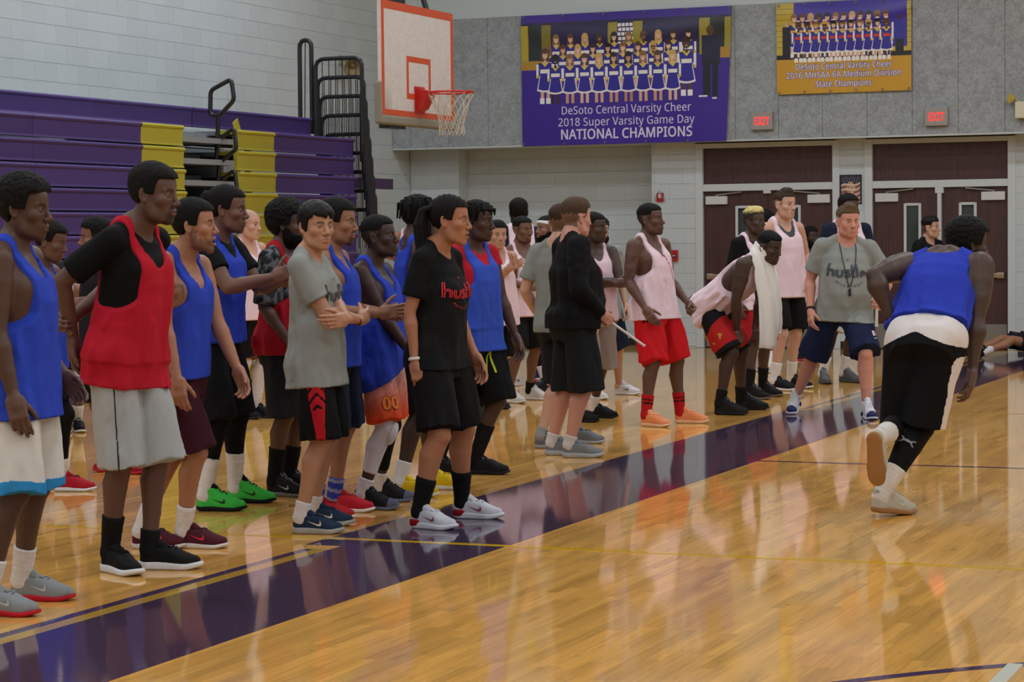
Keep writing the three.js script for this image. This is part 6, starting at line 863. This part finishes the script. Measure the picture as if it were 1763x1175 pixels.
person({ label: 'dark haired person hidden behind the tall man in white vest', far: true, H: 1.8, pos: [-7.017, -24.459], face: 140, skin: '#6a4a3a', head: { face: 140, hair: 'full' }, feet: [[-7.080, -24.446, 130], [-6.885, -24.271, 150]], wear: [{ type: 'shorts', color: BLACK }, { type: 'tee', color: 0x1a1a20 }, { type: 'sock', color: 0xdcdada, h: 0.16 }, { type: 'shoes', color: 0xc2c0c4, sole: 0xcac8c8 }] });
// --- 27: bearded man at the door
person({ label: 'bearded man in white vest over grey sleeves in front of the left doors', far: true, H: 1.643, pos: [-7.055, -26.562], face: 30, skin: '#3c2b25', head: { face: 34, hair: 'short', beard: 1, beardMesh: 0.012 }, feet: [[-7.008, -26.571, 40], [-7.230, -26.656, 30]], wear: [{ type: 'shorts', color: 0xc8c0bc, t: 1.05, r1: 0.125 }, { type: 'tee', color: 0x5a5c62, off: 0.006, sleeve: 0.95, hem: 0 }, { type: 'vest', color: PINK, off: 0.015 }, { type: 'tights', color: 0x18181a, bot: 0.7 }, { type: 'sock', color: 0x18181a, h: 0.2 }, { type: 'shoes', color: 0x1c1a1e, sole: 0xc8445a }] });
// --- 28: coach in grey hustle tee
const coachGrey = person({ label: 'stocky man in grey hustle tee and navy shorts walking, whistle on neck', H: 1.841, pos: [-4.671, -18.640], side: -3, face: 4, skin: '#c98d7a', bulk: 1.1, belly: 0.045, head: { face: 16, hair: 'quiff', hairColor: 0x5a4634, fat: 0.01, pitch: 2, beard: 0.12, beardColor: 0x7a4a34, w: 1.04, neck: 1.1 }, feet: [[-4.394, -18.402, 6], [-5.147, -18.838, -18, 12]], hip: [0.01, -0.04], leg: 1.06,
  arms: { R: { w: [0.27, -0.01, 0.02] }, L: { w: [0.27, 0.08, 0.17], pole: [1, 0, -0.7], hand: 'grip', fing: [-0.25, -0.25, 1], palm: [-1, 0, 0.1] } },
  wear: [{ type: 'shorts', color: 0x1b2340, t: 0.98, r1: 0.132, r0: 0.11 }, { type: 'tee', color: 0x8a8e89, hem: -0.1, ease: 0.022, sleeve: 0.74, flare: 0.014 }, { type: 'print', name: 'shirt_print', on: 'shirt', at: [0.0, 0.3, 0], w: 0.36, h: 0.27, R: 0.175, tex: hustle('#2a3444') }, { type: 'print', name: 'shorts_mark', on: 'shorts', at: [0.0, -0.19, 0], axis: [0.1, 0], R: 0.11, turn: 0.4, w: 0.05, h: 0.09, nx: 6, ny: 8, tex: textTex(64, 128, (c) => { c.fillStyle = '#c8ccd8'; c.fillRect(14, 10, 24, 54); c.fillStyle = '#a03040'; c.fillRect(26, 12, 10, 50); c.fillStyle = '#f0f0f4'; swooshPath(c, 20, 84, 40); }) }, { type: 'wristband', arm: 1, color: 0x222226 }, { type: 'wristband', arm: 0, color: 0x3a6a9a, r: 0.005 }, { type: 'sock', color: 0xd8d4d4, h: 0.05 }, { type: 'shoes', kind: 'high', color: 0xccccd2, sole: 0xd0d4dc, toe: 0x1f2a58, lace: 0xdcdce0, heelc: 0x1f2a58 }] });
// --- 29: behind the coach
person({ label: 'tall dark haired man in white vest over navy tee behind the grey tee coach', far: true, H: 1.922, pos: [-5.651, -22.747], face: 22, skin: '#4f392f', bulk: 1.08, head: { face: 26, hair: 'short' }, feet: [[-5.650, -22.840, 40], [-5.856, -22.609, 5]], wear: [{ type: 'shorts', color: 0xc4beba, t: 1.0 }, { type: 'tee', color: NAVY, off: 0.006, sleeve: 0.6, hem: 0 }, { type: 'vest', color: PINK, off: 0.015, strap: 0.14 }, { type: 'sock', color: 0xd8d6d6, h: 0.18 }, { type: 'shoes', kind: 'high', color: 0x55585c, sole: 0x4a4d50 }] });
// --- 30: black tee by the right doors
person({ label: 'dark haired man in black tee in front of the right doors', far: true, H: 1.717, pos: [-5.538, -26.124], face: 40, skin: '#b68a74', head: { face: 62, hair: 'combed', hairColor: 0x0f0d0c, gloss: 0.5 }, feet: [[-5.509, -26.369, 50], [-5.591, -25.995, 40]], wear: [{ type: 'shorts', color: 0x1a1b22 }, { type: 'tee', color: 0x131315 }, { type: 'sock', color: 0x1a1a1c, h: 0.1 }, { type: 'shoes', color: 0x202228, sole: 0x4a4c50 }] });
// --- 31: the runner
const runner = person({ label: 'runner in blue vest, white and black shorts and black leg tights, back turned', H: 1.9, pos: [-2.650, -12.312], face: 150, skin: '#4a3830', bulk: 1.16, arm: 1.32, leg: 1.1, lean: 42, side: 0, twist: 4, head: { face: 108, hair: 'full', beard: 1, beardMesh: 0.016, pitch: 4, at: [-0.07, -0.02, 0.06] }, drop: 0.02,
  feet: [{ ankle: [0.1, 0.42, -0.36], yaw: 0.06, pitch: 1.38 }, [-2.779, -12.165, 120, 6]], hip: [0.0, 0.06],
  arms: { L: { w: [0.2, 0.12, -0.02], pole: [0.55, 0, -1], hand: 'grip', fing: [0, -0.6, 0.8] }, R: { w: [0.2, -0.0, 0.22], pole: [0.5, 0, -1], hand: 'relaxed' } },
  wear: [{ type: 'shorts', color: 0xd8d2d0, t: 0.98, r0: 0.12, r1: 0.128, fold: 0.7, cell: 0.0088 }, { type: 'panel', name: 'black_back_panel', on: 'shorts', color: 0x0d0d0f, region: (i) => Math.max((i.yy - 0.945 + 0.42 * Math.abs(i.x) + 0.12 * sstep(0.1, 0.2, i.z)) * 0.8, i.leg === 1 ? (0.62 - Math.atan2(-i.z + 0.04, i.out * 0.11) + 0.0) * 0.08 * sstep(0.05, 0.2, i.t) - 0.02 * (1 - sstep(0.05, 0.2, i.t)) : -1) }, { type: 'vest', color: 0x2a3cae, hem: 0.085, ease: 0.036, arm: 0.32, flare: 0.004, fold: 1.5, neckBack: 0.525, strap: 0.165, nw: 0.088 }, { type: 'tights', color: 0x101012, bot: 0.72 }, { type: 'sock', color: 0xd6d2cc, h: 0.17 }, { type: 'shoes', kind: 'high', color: 0xb5b0a0, sole: 0x9a6f44, lace: 0xc8c4b8, mark: 0xc8c4bc }] });
{ // pale emblem on the back of the runner's right calf
  const { knee, ank } = runner.legs[1], y = knee.clone().sub(ank).normalize(), z = V(0, 0, 1).addScaledVector(y, -y.z).normalize(), x = y.clone().cross(z), B = new THREE.Matrix4().makeBasis(x, y, z), o = knee.clone().lerp(ank, 0.3);
  printOn(runner.grp, runner.fields.leg1, (a, b, c) => V(a, b, c).applyMatrix4(B).add(o), B, { name: 'calf_emblem', at: [0, 0, 0], R: 0.06, w: 0.075, h: 0.04, nx: 8, ny: 5, back: true, tex: textTex(128, 72, (c) => { c.strokeStyle = '#8a8a90'; c.lineWidth = 13; c.beginPath(); c.arc(64, 8, 34, 0.3, Math.PI - 0.3); c.stroke(); c.beginPath(); c.arc(64, 64, 34, Math.PI + 0.3, -0.3); c.stroke(); c.fillStyle = '#8a8a90'; c.fillRect(14, 6, 16, 12); c.fillRect(98, 6, 16, 12); c.fillRect(14, 54, 16, 12); c.fillRect(98, 54, 16, 12); }) });
}
// --- 32: seated at the right edge
person({ label: 'person sitting on the floor at the right edge with legs stretched out', far: true, H: 1.8, pos: [-4.682, -28.316], face: -70, skin: '#9c6c50', lean: -12, sit: 0.12, head: { face: -60, hair: 'short' }, feet: [{ ankle: [0.16, 0.07, 0.84], yaw: 0.1, pitch: -1.2, roll: 0 }, { ankle: [-0.12, 0.07, 0.84], yaw: -0.1, pitch: -1.2 }], arms: { L: { w: [0.26, 0.06, 0.1] }, R: { w: [0.26, 0.06, 0.1] } },
  wear: [{ type: 'shorts', color: 0x16161a, t: 0.7 }, { type: 'vest', color: 0x24242c, hem: -0.04 }, { type: 'sock', color: 0xdad6d6, h: 0.12 }, { type: 'shoes', color: 0x15161a, sole: 0x1c1c20, mark: 0xe8e8ea }] });
// ---------------------------------------------------------------- things held or worn loose
function surfacePoint(pr, f, x, y, dz = 0.35, lift = 0.004) { const o = pr.fromT(x, y, dz), d = V(0, 0, -1).applyMatrix4(new THREE.Matrix4().extractRotation(pr.M)); let t = 0; for (let k = 0; k < 60; k++) { const q = f(o.x + d.x * t, o.y + d.y * t, o.z + d.z * t); if (q < 0.0008) break; t += q * 0.7; if (t > 0.6) break; } return o.addScaledVector(d, t - lift); }
{ // whistle on a lanyard, grey tee coach
  const f = coachGrey.fields.shirt, side = (s) => [[0.062, 0.565], [0.066, 0.52], [0.058, 0.44], [0.042, 0.34], [0.02, 0.24], [0.002, 0.19]].map(([x, y], i) => (i === 0 ? coachGrey.toWorld(coachGrey.fromT(s * x, y, -0.03)) : coachGrey.toWorld(surfacePoint(coachGrey, f, s * x, y))));
  const t = thing('whistle', 'black whistle on a dark lanyard round the grey tee coach\'s neck', 'whistle'), end = coachGrey.toWorld(surfacePoint(coachGrey, f, 0, 0.18, 0.35, 0.014));
  mesh('lanyard', merge([tube(side(1), 0.004, 30, 6), tube(side(-1), 0.004, 30, 6)]), std(0x2c3038, 0.8), t);
  const b = new THREE.CylinderGeometry(0.014, 0.014, 0.018, 16); b.rotateZ(Math.PI / 2); b.translate(end.x, end.y - 0.05, end.z); mesh('whistle_body', merge([b, boxGeo(end.x - 0.009, end.x + 0.009, end.y - 0.042, end.y - 0.004, end.z - 0.006, end.z + 0.012, 0.003)]), std(0x141416, 0.35), t);
  const r = new THREE.TorusGeometry(0.008, 0.002, 6, 14); r.translate(end.x, end.y + 0.004, end.z); mesh('ring', r, STEEL, t);
}
function baton(label, a, b, r) { const t = thing('white_baton', label, 'baton'); mesh('shaft', bar(a, b, r, 14), std(0xcfcac0, 0.5), t); mesh('end_cap', merge([bar(a, [lerp(a[0], b[0], 0.02), lerp(a[1], b[1], 0.02), lerp(a[2], b[2], 0.02)], r * 1.12, 14), bar([lerp(a[0], b[0], 0.98), lerp(a[1], b[1], 0.98), lerp(a[2], b[2], 0.98)], b, r * 1.12, 14)]), std(0xdad6ce, 0.4), t); }
{ const h = coachGrey.arms[0].a._hand, c = coachGrey.toWorld(h.wr.clone().addScaledVector(h.Fd, 0.105).addScaledVector(h.N, 0.03)); baton('short white baton upright in the grey tee coach\'s hand', [c.x - 0.004, c.y - 0.17, c.z], [c.x + 0.004, c.y + 0.12, c.z], 0.0125); }
{ const h = coachBlack.arms[1].a._hand, c = coachBlack.toWorld(h.wr.clone().addScaledVector(h.Fd, 0.105).addScaledVector(h.N, 0.03)), d = V(0.925, 0, -0.379).multiplyScalar(0.8).add(V(0, -0.58, 0)).normalize(), e = c.clone().addScaledVector(d, 0.3), s = c.clone().addScaledVector(d, -0.06); baton('thin white baton pointing down from the hand of the man in black', s.toArray(), e.toArray(), 0.009); }
{ // towel over the neck of the bending man
  const B = bender, path = [], wd = [], W = (v) => B.toWorld(v);
  const hang = (s) => { const top = B.fromT(s * 0.08, 0.585, 0.075), n = 16, out = []; for (let i = 0; i <= n; i++) { const u = i / n; out.push([top.clone().add(V(s * 0.03 * u, -u * (s > 0 ? 0.54 : 0.66), 0.05 * Math.sin(u * 2.4) + 0.01 * u)), V(-s * 0.85, 0, 0.5)]); } return out; };
  const R = hang(-1).reverse(), L = hang(1), mid = [[B.fromT(-0.088, 0.615, 0.01), V(0.6, 0.5, 0.6)], [B.fromT(-0.075, 0.62, -0.05), V(0.35, 0.75, 0.55)], [B.fromT(-0.03, 0.62, -0.092), V(0.1, 0.87, 0.5)], [B.fromT(0.03, 0.62, -0.092), V(-0.1, 0.87, 0.5)], [B.fromT(0.075, 0.62, -0.05), V(-0.35, 0.75, 0.55)], [B.fromT(0.088, 0.615, 0.01), V(-0.6, 0.5, 0.6)]];
  const all = [...R, ...mid, ...L], nW = 10, pos = [], idx = [], n = all.length;
  for (let layer = 0; layer < 2; layer++) for (let i = 0; i < n; i++) { const [c, w] = all[i], k = i / (n - 1), wide = lerp(0.05, 0.1, Math.min(1, Math.abs(i - (n - 1) / 2) / 7)), a = all[Math.max(0, i - 1)][0], b = all[Math.min(n - 1, i + 1)][0], tg = b.clone().sub(a).normalize(), wdir = w.clone().addScaledVector(tg, -w.dot(tg)).normalize(), nr = wdir.clone().cross(tg).normalize(); for (let j = 0; j <= nW; j++) { const u = j / nW * 2 - 1, h = Math.min(1, Math.abs(i - (n - 1) / 2) / 6), wave = h * (0.018 * Math.sin(u * 5 + k * 7) + 0.007 * Math.sin(u * 11 + k * 23)), e = Math.sqrt(Math.max(0, 1 - u * u * 0.98)); const q = W(c.clone().addScaledVector(wdir, u * wide).addScaledVector(nr, wave + 0.012 + (layer ? -1 : 1) * 0.009 * (0.35 + 0.65 * e))); pos.push(q.x, q.y, q.z); } }
  const N1 = nW + 1, id = (l, i, j) => l * n * N1 + i * N1 + j, quad = (a, b, c, d) => idx.push(a, b, c, a, c, d);
  for (let i = 0; i < n - 1; i++) { for (let j = 0; j < nW; j++) { quad(id(0, i, j), id(0, i + 1, j), id(0, i + 1, j + 1), id(0, i, j + 1)); quad(id(1, i, j), id(1, i, j + 1), id(1, i + 1, j + 1), id(1, i + 1, j)); } quad(id(0, i, 0), id(1, i, 0), id(1, i + 1, 0), id(0, i + 1, 0)); quad(id(0, i, nW), id(0, i + 1, nW), id(1, i + 1, nW), id(1, i, nW)); }
  for (const i of [0, n - 1]) for (let j = 0; j < nW; j++) quad(id(0, i, j), id(0, i, j + 1), id(1, i, j + 1), id(1, i, j));
  const g = new THREE.BufferGeometry(); g.setAttribute('position', new THREE.BufferAttribute(new Float32Array(pos), 3)); g.setIndex(idx); g.computeVertexNormals();
  const tw = mesh('towel', g, std(0xe6e3dc, 0.95, { side: THREE.DoubleSide })); tw.userData = { label: 'white towel hanging round the neck of the bending man', category: 'towel' };
}
renderer.render(scene, camera);
